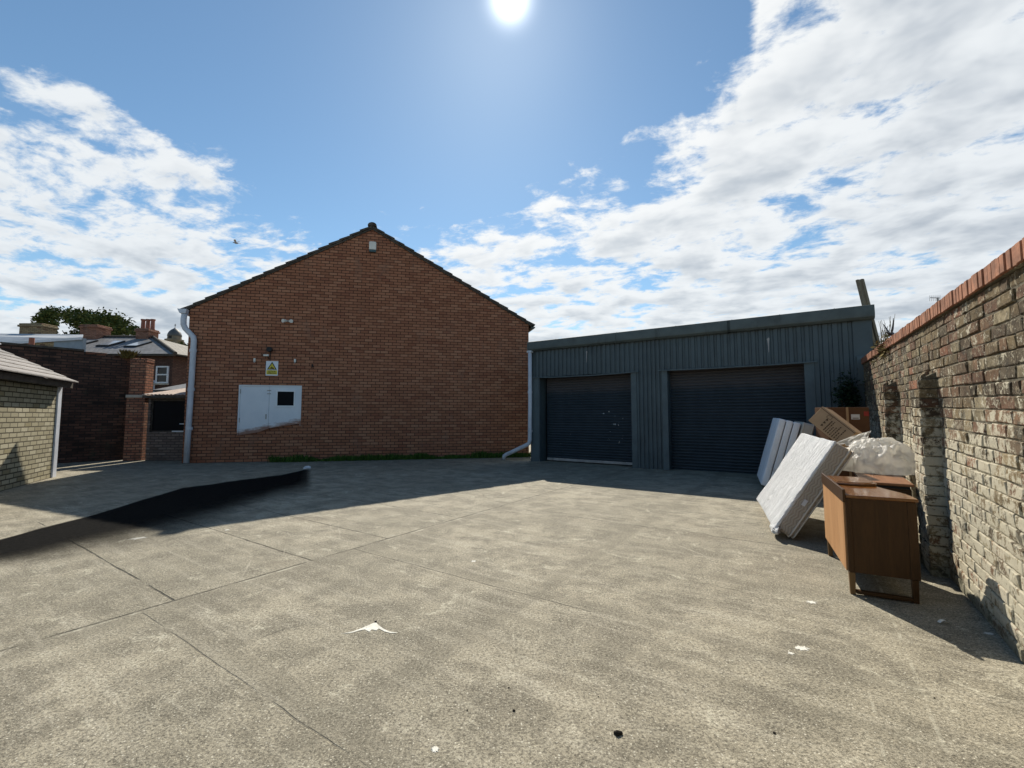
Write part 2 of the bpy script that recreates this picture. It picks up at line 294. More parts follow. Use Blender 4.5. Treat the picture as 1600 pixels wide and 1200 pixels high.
M = dict(
 ground=ground_mat(),
 gable=brickmat('orange brown brick', (.375,.155,.085), (.44,.208,.12), (.055,.033,.026), .272, .1, .0105, .004, dark=(.28,.105,.06), stain=(.25,.135,.09)),
 yellow=brickmat('yellow stock brick', (.37,.33,.22), (.47,.43,.31), (.10,.085,.055), .30, .105, .014, .012, dark=(.26,.22,.12)),
 sooty=brickmat('soot black brick', (.12,.062,.046), (.20,.105,.072), (.04,.034,.029), .27, .09, .012, .014, soot=(.022,.018,.016), sootlev=.42, dark=(.03,.022,.02), stain=(.05,.06,.04)),
 redpier=brickmat('worn red brick', (.36,.15,.09), (.43,.22,.13), (.10,.07,.055), .25, .09, .014, .02, dark=(.17,.07,.05), stain=(.09,.05,.04)),
 greybrick=brickmat('grey brown brick', (.20,.15,.125), (.27,.21,.18), (.10,.085,.075), .27, .09, .014, .02, dark=(.10,.075,.06)),
 housebrick=brickmat('dark house brick', (.12,.065,.05), (.16,.09,.07), (.05,.04,.035), .25, .085, .012),
 buffbrick=brickmat('buff chimney brick', (.34,.25,.14), (.40,.31,.18), (.14,.11,.08), .25, .085, .012, stain=(.12,.09,.06)),
 redchim=brickmat('red chimney brick', (.34,.16,.10), (.42,.21,.14), (.15,.10,.08), .25, .085, .012, stain=(.30,.22,.17)),
 oldbrick=oldbrick_mat(), mortar=mortar_mat(),
 coping=plain('orange coping brick', (.30,.135,.08), .85, .35, 9, 50, .5, .006, .2, dirt=(.15,.085,.06)),
 tile=plain('dark concrete roof tile', (.085,.070,.058), .85, .35, 6, 60, .5, .006, .2, dirt=(.10,.10,.07)),
 clad=plain('slate green cladding paint', (.066,.088,.096), .5, .16, 1.6, 40, .08, .003, .4, dirt=(.042,.054,.058)),
 clad2=plain('slate green trim paint', (.082,.108,.116), .5, .14, 2.0, 40, .08, .003, .4, dirt=(.055,.068,.074)),
 fascia=plain('grey green gutter paint', (.10,.118,.112), .7, .2, 2.0, 40, .1, .003, .4, dirt=(.055,.06,.052)),
 sh1=shutter_mat(True), sh2=shutter_mat(False),
 alu=plain('scuffed aluminium', (.36,.33,.31), .45, .2, 4, 40, .1, .003, .5, dirt=(.18,.15,.13)),
 dark=plain('dark interior', (.012,.013,.015), .8, .2),
 pipe=plain('grey white pvc pipe', (.58,.60,.65), .4, .1, 3, 40, .05, .002, .4, dirt=(.40,.42,.44)),
 white=plain('white painted board', (.74,.77,.80), .45, .06, 2, 60, .05, .002, .4, dirt=(.64,.67,.70)),
 door=door_mat(), upvc=plain('white window frame', (.78,.79,.80), .4, .05, 2, 60, .03, .002, .4),
 cream=plain('cream render', (.52,.50,.45), .85, .12, 1.2, 30, .2, .006, .2, dirt=(.40,.38,.34)),
 glass=plain('dark window glass', (.010,.012,.018), .08, .2, 3, 50, .02, .001, .6),
 pane=plain('blackened door glass', (.006,.006,.008), .45, .2, 3, 50, .02, .001, .08), skyglass=plain('skylight glass', (.30,.33,.36), .12, .15, 2, 50, .02, .001, .8),
 black=plain('black plastic', (.014,.014,.015), .5, .2),
 tar=plain('black tarred edge', (.006,.006,.007), .9, .2, spec=.1),
 signwhite=plain('sign white', (.74,.76,.80), .35, .03), signyellow=plain('sign yellow', (.72,.58,.06), .4, .05),
 signink=plain('sign black ink', (.012,.012,.012), .5, .1),
 alarm=plain('off white alarm casing', (.72,.70,.63), .5, .06), alarmb=plain('smoked alarm lens', (.06,.10,.11), .3, .1),
 slate=roofmat('grey roof slate', (.16,.16,.165), .32, .24), slate2=roofmat('brown roof slate', (.22,.195,.16), .32, .24), slate3=roofmat('pale shed slate', (.22,.20,.185), .55, .24),
 lead=plain('pale roof felt', (.40,.42,.44), .6, .15, .8), leadblue=plain('blue grey cladding', (.22,.27,.32), .6, .12),
 corr=plain('weathered asbestos sheet', (.52,.42,.36), .85, .2, 4, 40, .3, .004, .2, dirt=(.22,.16,.13)),
 stone=plain('pale stone', (.42,.37,.30), .85, .2), dome=plain('grey lead dome', (.095,.10,.105), .6, .2, 1), towers=plain('tower stone', (.20,.165,.12), .9, .2, 1),
 pot=plain('terracotta pot', (.30,.12,.08), .8, .2),
 timber=woodmat('grey weathered timber', (.16,.135,.095), (.23,.20,.15), 2, .85, 1.0, .2),
 walnut=woodmat('dark walnut veneer', (.042,.0175,.0038), (.062,.0265,.0066), 2, .45, 1.0, .25, .0),
 walnuttop=woodmat('polished walnut top', (.15,.055,.012), (.21,.085,.022), 0, .14, 1.0, .4, .25),
 ply=woodmat('orange plywood back', (.40,.20,.08), (.48,.26,.115), 2, .6, .5, .35),
 teak=woodmat('reddish teak top', (.22,.085,.028), (.29,.12,.043), 0, .4, 1.0, .45, .2),
 legw=woodmat('pale leg wood', (.13,.07,.022), (.18,.10,.036), 2, .5, 1.0, .4),
 card=plain('tan cardboard', (.42,.28,.165), .9, .10, 3, 80, .12, .003, .15), card2=plain('brown cardboard', (.125,.065,.036), .9, .12, 3, 80, .12, .003, .15),
 ink=plain('printed brown ink', (.10,.06,.035), .9, .1), redink=plain('red print', (.35,.05,.04), .9, .1),
 label=plain('paper label', (.66,.66,.68), .8, .05),
 quilt=quilt_mat(), wrap=film_mat('white polythene wrap', (.88,.89,.90), .12, (3.2,1.5,.75), .11), bag=film_mat('milky polythene bag', (.92,.90,.85), .6, (1.6,1.6,1.2), .06),
 fabric=plain('white mattress fabric', (.84,.85,.87), .85, .06, 3, 90, .2, .003, .2), beige=plain('beige mattress fabric', (.50,.46,.39), .85, .08, 3, 90, .2, .003, .2),
 piping=plain('mattress piping', (.60,.54,.45), .8, .05), seam=plain('grey seam tape', (.16,.165,.175), .8, .1),
 dropping=plain('white dropping', (.70,.68,.61), .9, .15, 30, 120, .5, .004, .1, dirt=(.28,.24,.18)), soil=plain('dark clod', (.030,.026,.021), .95, .3, 20, 90, .8, .01, .1),
 gull=plain('gull feathers', (.30,.30,.31), .8, .15), crow=plain('black feathers', (.022,.021,.028), .6, .2),
 leaf=leafmat('tree leaves', (.03,.048,.014), (.13,.14,.045)), weedl=leafmat('weed leaves', (.035,.075,.016), (.085,.15,.03)),
 dry=leafmat('dry weed stems', (.08,.062,.02), (.19,.14,.045)), bark=plain('bark', (.06,.045,.03), .9, .3),
 shrub=leafmat('dark shrub leaves', (.010,.02,.012), (.03,.05,.022)),
)
# ------------------------------------------------------------------ mesh helpers
class MB:
    def __init__(s): s.v = []; s.f = []; s.c = []; s.cur = None
    def face(s, pts):
        i = len(s.v); s.v += [tuple(p) for p in pts]; s.f.append(tuple(range(i, i+len(pts)))); s.c.append(s.cur)
    def hexa(s, p):                  # p: 4 bottom (ccw from above), 4 top
        i = len(s.v); s.v += [tuple(q) for q in p]
        for f in ((3,2,1,0),(4,5,6,7),(0,1,5,4),(1,2,6,5),(2,3,7,6),(3,0,4,7)): s.f.append(tuple(i+k for k in f)); s.c.append(s.cur)
        return s
    def box(s, x0, x1, y0, y1, z0, z1):
        return s.hexa([(x0,y0,z0),(x1,y0,z0),(x1,y1,z0),(x0,y1,z0),(x0,y0,z1),(x1,y0,z1),(x1,y1,z1),(x0,y1,z1)])
    def prism(s, poly, a0, a1, axis='y'):     # poly ccw in the two other axes
        n = len(poly); i = len(s.v)
        mk = {'y': lambda p, a: (p[0], a, p[1]), 'z': lambda p, a: (p[0], p[1], a), 'x': lambda p, a: (a, p[0], p[1])}[axis]
        s.v += [mk(p, a0) for p in poly] + [mk(p, a1) for p in poly]
        s.f.append(tuple(i+k for k in range(n))[::-1]); s.f.append(tuple(i+n+k for k in range(n))); s.c += [s.cur]*2
        for k in range(n): s.f.append((i+k, i+(k+1)%n, i+n+(k+1)%n, i+n+k)); s.c.append(s.cur)
        return s
    def tube(s, pts, r, seg=12, caps=True, r2=None):
        pts = [Vector(p) for p in pts]; rings = []
        for k, p in enumerate(pts):
            d = ((pts[min(k+1, len(pts)-1)]-p).normalized() + (p-pts[max(k-1,0)]).normalized()).normalized()
            u = d.orthogonal() if k == 0 else (s_u - d*s_u.dot(d))
            u.normalize(); s_u = u; vv = d.cross(u)
            rr = r if r2 is None else r+(r2-r)*k/(len(pts)-1)
            i = len(s.v)
            for j in range(seg):
                a = 2*math.pi*j/seg; s.v.append(tuple(p+(u*math.cos(a)+vv*math.sin(a))*rr))
            rings.append(i)
        for a, b in zip(rings, rings[1:]):
            for j in range(seg): s.f.append((a+j, a+(j+1)%seg, b+(j+1)%seg, b+j)); s.c.append(s.cur)
        if caps:
            s.f.append(tuple(rings[0]+j for j in range(seg))[::-1]); s.f.append(tuple(rings[-1]+j for j in range(seg))); s.c += [s.cur]*2
        return s
    def lathe(s, prof, seg=24, c=(0,0,0)):
        rings = []
        for r, z in prof:
            rings.append(len(s.v))
            for j in range(seg): a = 2*math.pi*j/seg; s.v.append((c[0]+r*math.cos(a), c[1]+r*math.sin(a), c[2]+z))
        for a, b in zip(rings, rings[1:]):
            for j in range(seg): s.f.append((a+j, a+(j+1)%seg, b+(j+1)%seg, b+j)); s.c.append(s.cur)
        s.f.append(tuple(rings[-1]+j for j in range(seg))); s.f.append(tuple(rings[0]+j for j in range(seg))[::-1]); s.c += [s.cur]*2
        return s
    def build(s, name, mat, parent=None, bevel=0, seg=2, smooth=False, attr=None, fix=False):
        me = bpy.data.meshes.new(name); me.from_pydata(s.v, [], s.f); me.materials.append(mat); me.update()
        if fix:
            b = bmesh.new(); b.from_mesh(me); bmesh.ops.recalc_face_normals(b, faces=b.faces); b.to_mesh(me); b.free()
        if attr:
            a = me.attributes.new(attr, 'FLOAT_COLOR', 'FACE')
            for k, c in enumerate(s.c): a.data[k].color = (*(c or (.5,.5,.5)), 1)
        if smooth:
            for p in me.polygons: p.use_smooth = True
        o = bpy.data.objects.new(name, me); COL.objects.link(o)
        if parent: o.parent = parent
        if bevel:
            m = o.modifiers.new('bevel', 'BEVEL'); m.width = bevel; m.segments = seg; m.limit_method = 'ANGLE'; m.angle_limit = R(35)
            if smooth is False and seg > 1:
                for p in me.polygons: p.use_smooth = True
                wn = o.modifiers.new('wn', 'WEIGHTED_NORMAL'); wn.keep_sharp = True
        return o
def tag(o, label=None, cat=None, group=None, kind=None):
    if label: o['label'] = label
    if cat: o['category'] = cat
    if group: o['group'] = group
    if kind: o['kind'] = kind
    return o
def thing(name, label, cat, loc=(0,0,0), rz=0.0, group=None):
    o = bpy.data.objects.new(name, None); COL.objects.link(o); o.empty_display_size = .2
    o.location = loc; o.rotation_euler = (0,0,rz); return tag(o, label, cat, group)
def heading(b): return R(90-b)       # local x runs along compass bearing b
def textmesh(name, body, size, mat, parent, loc, rot=(R(90),0,0), bold=.0):
    cu_ = bpy.data.curves.new(name, 'FONT'); cu_.body = body; cu_.size = size; cu_.align_x = 'CENTER'; cu_.align_y = 'CENTER'; cu_.offset = bold; cu_.resolution_u = 3
    t = bpy.data.objects.new('tmp', cu_); COL.objects.link(t); dg = bpy.context.evaluated_depsgraph_get()
    me = bpy.data.meshes.new_from_object(t.evaluated_get(dg)); bpy.data.objects.remove(t)
    me.materials.clear(); me.materials.append(mat)
    o = bpy.data.objects.new(name, me); COL.objects.link(o); o.parent = parent; o.location = loc; o.rotation_euler = rot; return o

# ------------------------------------------------------------------ ground
g = MB(); g.face([(-900,-900,0),(900,-900,0),(900,900,0),(-900,900,0)])
tag(g.build('ground', M['ground']), 'weathered pale concrete yard with slab joints and stains', 'yard', kind='structure')

# ------------------------------------------------------------------ brick gable building
BR = 12.49
gb = thing('brick_building', 'orange brown brick gable building with tiled pitched roof behind the yard', 'building', (-10.489,14.21,0), R(BR))
WID, AX, AZ, EZ, DEP = 11.39, 5.62, 8.20, 4.98, 14.0
DX0, DX1, DZ0, DZ1 = 1.53, 3.46, .86, 2.53
def roofz(x): return EZ+(AZ-EZ)*(x/AX if x < AX else (WID-x)/(WID-AX))
b = MB()
b.face([(0,0,0),(WID,0,0),(WID,0,DZ0),(0,0,DZ0)]); b.face([(0,0,DZ0),(DX0,0,DZ0),(DX0,0,DZ1),(0,0,DZ1)]); b.face([(DX1,0,DZ0),(WID,0,DZ0),(WID,0,DZ1),(DX1,0,DZ1)])
b.face([(0,0,DZ1),(WID,0,DZ1),(WID,0,EZ),(AX,0,AZ),(0,0,EZ)])
q = .10
b.face([(DX0,0,DZ0),(DX0,q,DZ0),(DX0,q,DZ1),(DX0,0,DZ1)]); b.face([(DX1,q,DZ0),(DX1,0,DZ0),(DX1,0,DZ1),(DX1,q,DZ1)])
b.face([(DX0,0,DZ1),(DX0,q,DZ1),(DX1,q,DZ1),(DX1,0,DZ1)]); b.face([(DX0,q,DZ0),(DX0,0,DZ0),(DX1,0,DZ0),(DX1,q,DZ0)]); b.face([(DX0,q,DZ0),(DX1,q,DZ0),(DX1,q,DZ1),(DX0,q,DZ1)])
b.face([(0,DEP,0),(0,0,0),(0,0,EZ),(0,DEP,EZ)]); b.face([(WID,0,0),(WID,DEP,0),(WID,DEP,EZ),(WID,0,EZ)])
b.face([(WID,DEP,0),(0,DEP,0),(0,DEP,EZ),(AX,DEP,AZ),(WID,DEP,EZ)])
b.build('wall', M['gable'], gb)
rf = MB(); NC = 17
for side in (0, 1):
    xe = -.16 if side == 0 else WID+.16
    sl_ = (AZ-EZ)/AX if side == 0 else (AZ-EZ)/(WID-AX)
    base0 = Vector((xe, EZ-.16*sl_+.03)); top = Vector((AX, AZ+.03)); d = (top-base0)/NC; dn = d.normalized(); nn = Vector((-dn.y, dn.x)) if side == 0 else Vector((dn.y, -dn.x))
    for k in range(NC):
        a = base0+d*k - dn*.05; e = base0+d*(k+1)
        jig = random.uniform(-.008,.008)
        p = [a+nn*(.015), a+nn*(.085+jig), e+nn*(.045+jig), e-nn*.02]
        if side == 0: p = p[::-1]
        rf.prism([(v.x, v.y) for v in p], -.075, DEP+.05)
rf.build('roof', M['tile'], gb, fix=True)
rd = MB(); prof = [(AX+.155*math.cos(a), AZ+.075+.125*math.sin(a)) for a in [math.pi*k/10 for k in range(11)]]
for k in range(26):
    y0 = -.09+k*.545; rd.prism(prof, y0, y0+.53)
rd.build('ridge_tiles', M['tile'], gb, fix=True)
vg = MB()
for xa, za, xb, zb in ((-.12, EZ-.02, AX, AZ+.01), (WID+.12, EZ-.02, AX, AZ+.01)):
    vg.hexa([(xa,-.05,za-.06),(xb,-.05,zb-.06),(xb,-.002,zb-.06),(xa,-.002,za-.06),(xa,-.05,za),(xb,-.05,zb),(xb,-.002,zb),(xa,-.002,za)])
vg.build('verge_board', M['tile'], gb, fix=True)
for xg, nm in ((-.17, 'pipe'), (WID+.17, 'fascia')):
    gt = MB(); pr = [(xg+.075*math.cos(a), EZ-.10+.075*math.sin(a)) for a in [math.pi+math.pi*k/8 for k in range(9)]]
    gt.prism(pr, -.07, DEP); gt.build('gutter', M[nm], gb, fix=True)
# the left downpipe with hopper and swan neck
dp = thing('downpipe', 'thick grey white downpipe with a swan neck at the left corner of the brick gable', 'downpipe', (gb.location.x, gb.location.y, 0), R(BR))
t = MB(); t.tube([(-.10,-.10,4.80),(-.12,-.10,4.62),(-.115,-.10,4.44),(-.05,-.10,4.30),(.10,-.10,4.14),(.185,-.10,4.04),(.205,-.10,3.92),(.20,-.10,3.0),(.185,-.10,1.5),(.17,-.10,.02)], .082, 16)
t.build('pipe', M['pipe'], dp, smooth=True)
t = MB(); t.prism([(-.27,4.93),(-.20,4.79),(-.02,4.79),(.0,4.93)], -.22, -.02); t.build('hopper', M['pipe'], dp, bevel=.01, fix=True)
for z in (3.60, 2.35, 1.1):
    t = MB(); t.tube([(.20,-.10,z-.05),(.20,-.10,z+.05)], .098, 16); t.build('collar', M['pipe'], dp, smooth=False)
# double door
dr = thing('double_door', 'white double door with a small square window in its right leaf, set in the brick gable', 'door', (gb.location.x, gb.location.y, 0), R(BR))
f = MB()
f.box(DX0+.002,DX0+.05,.012,.09,DZ0+.01,DZ1-.002).box(DX1-.05,DX1-.002,.012,.09,DZ0+.30,DZ1-.002).box(DX0+.05,DX1-.05,.012,.09,DZ1-.05,DZ1-.002)
f.build('door_frame', M['door'], dr, bevel=.004)
mx_ = 2.455
l1 = MB(); l1.prism([(DX0+.053,DZ0+.012),(mx_-.3,DZ0+.10),(mx_-.003,DZ0+.22),(mx_-.003,DZ1-.053),(DX0+.053,DZ1-.053)], .030, .07); l1.build('door_leaf', M['door'], dr, bevel=.003)
l2 = MB(); l2.prism([(mx_+.003,DZ0+.23),(DX1-.053,DZ0+.38),(DX1-.053,DZ1-.053),(mx_+.003,DZ1-.053)], .030, .07); lf2 = l2.build('door_leaf', M['door'], dr, bevel=.003)
fr = MB(); x0,x1,z0,z1 = 2.69,3.235,1.83,2.335
for bx in ((x0-.03,x0+.02,z0-.03,z1+.03),(x1-.02,x1+.03,z0-.03,z1+.03),(x0+.02,x1-.02,z1-.02,z1+.03),(x0+.02,x1-.02,z0-.03,z0+.02)): fr.box(bx[0],bx[1],.008,.0298,bx[2],bx[3])
fr.build('window_frame', M['upvc'], lf2, bevel=.003)
MB().box(x0+.02,x1-.02,.020,.0296,z0+.02,z1-.02).build('window_pane', M['pane'], lf2)
for zz in (2.30, 1.35):
    MB().box(DX0+.045,DX0+.065,.006,.0298,zz-.06,zz+.085).build('hinge', M['alu'], dr); 
for zz in (2.35, 2.24): MB().box(mx_-.07,mx_+.05,.016,.0298,zz-.012,zz+.012).build('bolt', M['alu'], dr)
mxz = MB().box(mx_-.09,mx_-.06,.006,.0298,1.40,1.56); mxz.build('handle', M['alu'], dr, bevel=.004)
brk = MB().box(DX0+.001,DX1-.001,.012,.099,DZ0+.001,DZ0+.009); brk.build('sill', M['gable'], dr)
fill = MB(); fill.prism([(DX0+.054,DZ0+.0105),(DX1-.054,DZ0+.0105),(DX1-.002,DZ0+.0105),(DX1-.002,DZ0+.36),(mx_-.3,DZ0+.10)], .075, .0985); fill.build('infill_brick', M['gable'], dr)

def gpos(x, z, y=0.0):               # a point of the gable face
    c, s_ = math.cos(R(BR)), math.sin(R(BR)); return (gb.location.x+c*x-s_*y, gb.location.y+s_*x+c*y, z)
# warning sign
sg = thing('warning_sign', 'white and yellow CCTV warning sign above the white door', 'sign', gpos(2.515,3.09), R(BR))
MB().box(-.187,.187,-.016,-.004,-.245,.245).build('board', M['signwhite'], sg, bevel=.003)
def tri(mb, r, y, zc, t_=.0015):
    p = [(-r*.866, zc-r*.5), (r*.866, zc-r*.5), (0, zc+r)]; mb.prism(p, y-t_, y)
a = MB(); tri(a, .175, -.0165, .045); a.build('triangle_border', M['signink'], sg)
a = MB(); tri(a, .122, -.0185, .045); a.build('triangle_field', M['signyellow'], sg)
a = MB(); a.prism([(-.055,-.005),(.06,-.012),(.055,.02),(.025,.035),(.01,.028),(-.012,.05),(-.03,.03),(-.06,.018)], -.0225, -.0205); a.box(-.012,.004,-.0225,-.0205,.052,.095); a.build('camera_symbol', M['signink'], sg)
MB().box(-.165,.165,-.0185,-.0165,-.205,-.062).build('text_panel', M['signyellow'], sg)
textmesh('lettering', 'CCTV IN', .058, M['signink'], sg, (0,-.0195,-.103), bold=.003)
textmesh('lettering', 'OPERATION', .050, M['signink'], sg, (0,-.0195,-.163), bold=.003)
# black wall lamp over the sign
lp = thing('wall_lamp', 'black round wall lamp on a bracket above the warning sign', 'lamp', gpos(2.44,3.66), R(BR))
a = MB(); a.tube([(0,-.02,.05),(0,-.16,.05)], .085, 18); a.build('lamp_head', M['black'], lp, bevel=.012)
MB().box(-.05,.05,-.02,0,-.02,.12).build('back_plate', M['black'], lp)
MB().tube([(.01,-.03,.02),(.01,-.04,-.30)], .012, 8).build('cable', M['black'], lp)
cc_ = thing('security_camera', 'small pale security camera pointing left below the black lamp', 'camera', gpos(2.37,3.51), R(BR))
a = MB(); a.box(-.10,.06,-.15,-.08,-.03,.03); a.build('housing', M['alarm'], cc_, bevel=.012)
MB().box(-.13,-.06,-.16,-.07,.031,.042).box(-.125,-.101,-.145,-.085,-.03,.03).build('hood', M['black'], cc_, bevel=.004)
MB().tube([(.03,-.11,-.03),(.03,-.06,-.08),(.03,0,-.08)], .018, 8).build('bracket', M['black'], cc_)
for k, (x, z, lab) in enumerate(((1.98,3.35,'small white cable clip on the brick gable left of the warning sign'),(3.22,3.36,'small white cable clip on the brick gable right of the warning sign'))):
    o = thing('cable_clip', lab, 'clip', gpos(x,z), R(BR), 'clips either side of the warning sign')
    a = MB(); a.box(-.03,.03,-.05,0,-.055,.065); a.build('clip_body', M['alarm'], o, bevel=.012); MB().box(-.012,.012,-.053,-.0502,-.095,-.03).build('clip_tail', M['alu'], o)
fl = thing('twin_spotlight', 'small white twin spotlight fitting high on the brick gable above the door', 'light', gpos(2.96,4.71), R(BR))
for s_ in (-1, 1):
    a = MB(); a.tube([(s_*.06,-.04,0),(s_*.13,-.15,-.02)], .04, 12, r2=.062); a.build('spotlight_head', M['alarm'], fl, smooth=False)
a = MB(); a.box(-.07,.07,-.05,0,-.03,.03); a.build('junction_box', M['alu'], fl, bevel=.008)
al = thing('alarm_box', 'cream alarm box with a dark lower lens under the gable apex', 'alarm', gpos(5.65,7.50), R(BR))
a = MB(); a.prism([(-.12,-.10),(.12,-.10),(.12,.16),(.10,.19),(-.10,.19),(-.12,.16)], -.10, 0); a.build('casing', M['alarm'], al, bevel=.01, fix=True)
MB().box(-.115,.115,-.095,0,-.185,-.101).build('lens', M['alarmb'], al, bevel=.01)
bk = thing('wall_hook', 'small dark iron hook in the brick gable right of the warning sign', 'hook', gpos(3.77,3.17), R(BR))
a = MB(); a.tube([(0,0,.05),(0,-.06,.05),(0,-.09,.0),(0,-.06,-.05)], .016, 8); a.build('hook_iron', M['black'], bk); MB().box(-.03,.03,-.012,0,.0,.09).build('plate', M['black'], bk)
# weeds along the foot of the gable
def blades(n, xr, yr, hmin, hmax, wd, cols=((0,0,0),(1,1,1))):
    mb = MB()
    for _ in range(n):
        x = random.uniform(*xr); y = random.uniform(*yr); 
        h = random.uniform(hmin, hmax)*(.35+.9*max(0, mnoise.noise(Vector((x*1.3, 3.1, 0)))+.45)); a = random.uniform(0, 6.28); l = random.uniform(.1,.7)*h
        dx, dy = math.cos(a), math.sin(a); c = random.random(); mb.cur = (c,c,c)
        ww = wd*random.uniform(.5,1.2)
        mb.face([(x-dy*ww*.4,y+dx*ww*.4,0),(x+dy*ww*.4,y-dx*ww*.4,0),(x+dx*l*.5+dy*ww,y+dy*l*.5-dx*ww,h*.6),(x+dx*l,y+dy*l,h),(x+dx*l*.5-dy*ww,y+dy*l*.5+dx*ww,h*.6)])
    return mb
mb = blades(3400, (2.6,11.5), (-.42,-.02), .06, .26, .018)
wd_ = mb.build('weeds', M['weedl'], attr='lc'); wd_.location = gb.location; wd_.rotation_euler = (0,0,R(BR)); tag(wd_, 'strip of low green weeds along the foot of the brick gable', 'weeds', kind='stuff')

# ------------------------------------------------------------------ steel shed with two roller shutters
SB = 123.9; SX, SY = .70, 14.904; SR = heading(SB)
def spos(x, z, y=0.0):
    c, s_ = math.cos(SR), math.sin(SR); return (SX+c*x-s_*y, SY+s_*x+c*y, z)
sh = thing('steel_shed', 'long slate green corrugated steel shed with two roller shutters', 'shed', (SX,SY,0), SR)
SL, SH, LZ, SD = 8.97, 3.80, 2.80, 9.0
O1, O2 = (.39,3.38), (4.43,7.65); RC = .34
def ribs(mb, x0, x1, z0, z1, pitch=.15, y=0.0, dep=.032):
    n = max(1, round((x1-x0)/pitch)); p = (x1-x0)/n; pr = []
    for k in range(n):
        a = x0+k*p; pr += [(a,y),(a+p*.50,y),(a+p*.60,y+dep),(a+p*.90,y+dep)]
    pr.append((x1,y))
    for (xa,ya),(xb,yb) in zip(pr, pr[1:]): mb.face([(xa,ya,z0),(xb,yb,z0),(xb,yb,z1),(xa,ya,z1)])
cl = MB()
ribs(cl, .0, 3.55, LZ, SH, .148); ribs(cl, 3.55, 4.27, 0, SH, .120); ribs(cl, 4.27, 7.86, LZ, SH, .165); ribs(cl, 7.86, 8.62, 0, SH, .19)
cl.box(8.62,SL,-.004,.08,0,SH); cl.box(-.075,-.022,-.015,.10,0,SH)
cl.box(.0,.02,.035,SD,0,SH); cl.box(SL-.02,SL,.081,SD,0,SH); cl.box(.02,SL-.02,SD-.05,SD,0,SH)
cl.build('cladding', M['clad'], sh)
for x0_, x1_ in ((-.02,O1[0]-.15),(O1[1],3.548),(4.272,O2[0]),(O2[1],7.858)): MB().box(x0_, x1_, -.02, .10, 0, LZ-.004).build('door_post', M['clad2'], sh, bevel=.006)
jm = MB(); jm.box(O1[0]-.15,O1[0]-.12,-.01,RC+.1,0,LZ-.004).box(O1[1]+.004,O1[1]+.03,.101,RC+.1,0,LZ-.004).box(O2[0]-.03,O2[0]-.004,.101,RC+.1,0,LZ-.004).box(O2[1]+.004,O2[1]+.03,.101,RC+.1,0,LZ-.004)
jm.box(O1[0]-.12,O1[1]+.004,.04,RC+.1,LZ+.002,LZ+.03).box(O2[0]-.004,O2[1]+.004,.04,RC+.1,LZ+.002,LZ+.03)
jm.build('reveal', M['clad'], sh)
def lintel(x0, x1, sag):
    n = 14; ln = MB()
    for k in range(n):
        a = x0+(x1-x0)*k/n; c_ = x0+(x1-x0)*(k+1)/n
        z = lambda x: LZ - sag*math.sin(math.pi*(x-x0)/(x1-x0)) + .012*mnoise.noise(Vector((x*2.1,x0,0)))
        ln.hexa([(a,-.09,z(a)-.028),(c_,-.09,z(c_)-.028),(c_,.03,z(c_)-.012),(a,.03,z(a)-.012),(a,-.09,z(a)),(c_,-.09,z(c_)),(c_,.03,z(c_)+.02),(a,.03,z(a)+.02)])
    ln.build('drip_flashing', M['clad2'], sh)
lintel(.0, 3.62, .035); lintel(4.20, 7.92, .02)
fs = MB(); pr = [(.05,SH-.12),(-.10,SH-.12),(-.165,SH-.07),(-.175,SH+.0),(-.15,SH+.19),(-.13,SH+.197),(.10,SH+.20),(.10,SH+.05),(.05,SH+.02)]
for a_, b_ in ((-.12,3.0),(3.006,6.1),(6.0156,SL+.05)): fs.prism(pr, a_, b_, 'x')
fs.build('fascia', M['fascia'], sh, bevel=.006, fix=True)
for x in (.9,2.98,4.7,6.12,7.2,8.3): MB().box(x-.012,x+.012,-.03,-.006,SH+.19,SH+.222).build('fixing_bolt', M['black'], sh)
rr_ = MB(); n = 40
for k in range(n):
    xa, xb = -.05+(SL+.1)*k/n, -.05+(SL+.1)*(k+1)/n; xm = (xa+xb)/2
    rr_.face([(xa,.105,SH+.12),(xm,.105,SH+.16),(xm,SD+.1,SH-.30),(xa,SD+.1,SH-.34)]); rr_.face([(xm,.105,SH+.16),(xb,.105,SH+.12),(xb,SD+.1,SH-.34),(xm,SD+.1,SH-.30)])
rr_.build('roof', M['clad'], sh)
for nm_, (a_, b_), mt, zb_ in (('one', O1, 'sh1', .12), ('two', O2, 'sh2', .02)):
    s_ = MB(); z = zb_; pit = .083
    prof = [(0,0),(-.020,.014),(-.026,.036),(-.020,.060),(0,.073)]
    while z < LZ+.05:
        pp = [(y_, min(LZ+.06, z+h_)) for y_, h_ in prof]+[(0, z+pit)]
        for (ya,za),(yb,zb2) in zip(pp, pp[1:]): s_.face([(0,ya,za),(b_-a_+.02,ya,za),(b_-a_+.02,yb,zb2),(0,yb,zb2)])
        z += pit
    o = s_.build('roller_shutter', M[mt], sh); o.location = (a_-.03 if nm_ == 'one' else a_, RC, 0)
    o['label'] = 'navy roller shutter speckled with white splashes' if nm_ == 'one' else 'wider plain navy roller shutter'
    bb = MB().box(0, b_-a_+.02, -.035, .02, zb_-.085 if nm_ == 'one' else .002, zb_-.002); bb.build('bottom_rail', M['alu'] if nm_ == 'one' else M['clad'], o, bevel=.006)
mtb = MB().box(8.66,8.80,-.07,-.005,2.22,2.86); mtb.build('meter_box', M['clad2'], sh, bevel=.008)
for px_, pz_, r_ in ((1.98,3.50,.028),(6.93,3.42,.035)):
    n = 14; ring = [Vector((px_+r_*random.uniform(.6,1)*math.cos(6.28*k/n), -.0035, pz_+1.5*r_*random.uniform(.6,1)*math.sin(6.28*k/n))) for k in range(n)]
    ring[10] = Vector((px_-.006,-.0035,pz_-.34)); ring[11] = Vector((px_+.006,-.0035,pz_-.30))
    spl = MB(); spl.face(ring); spl.build('white_stain', M['alu'], sh)
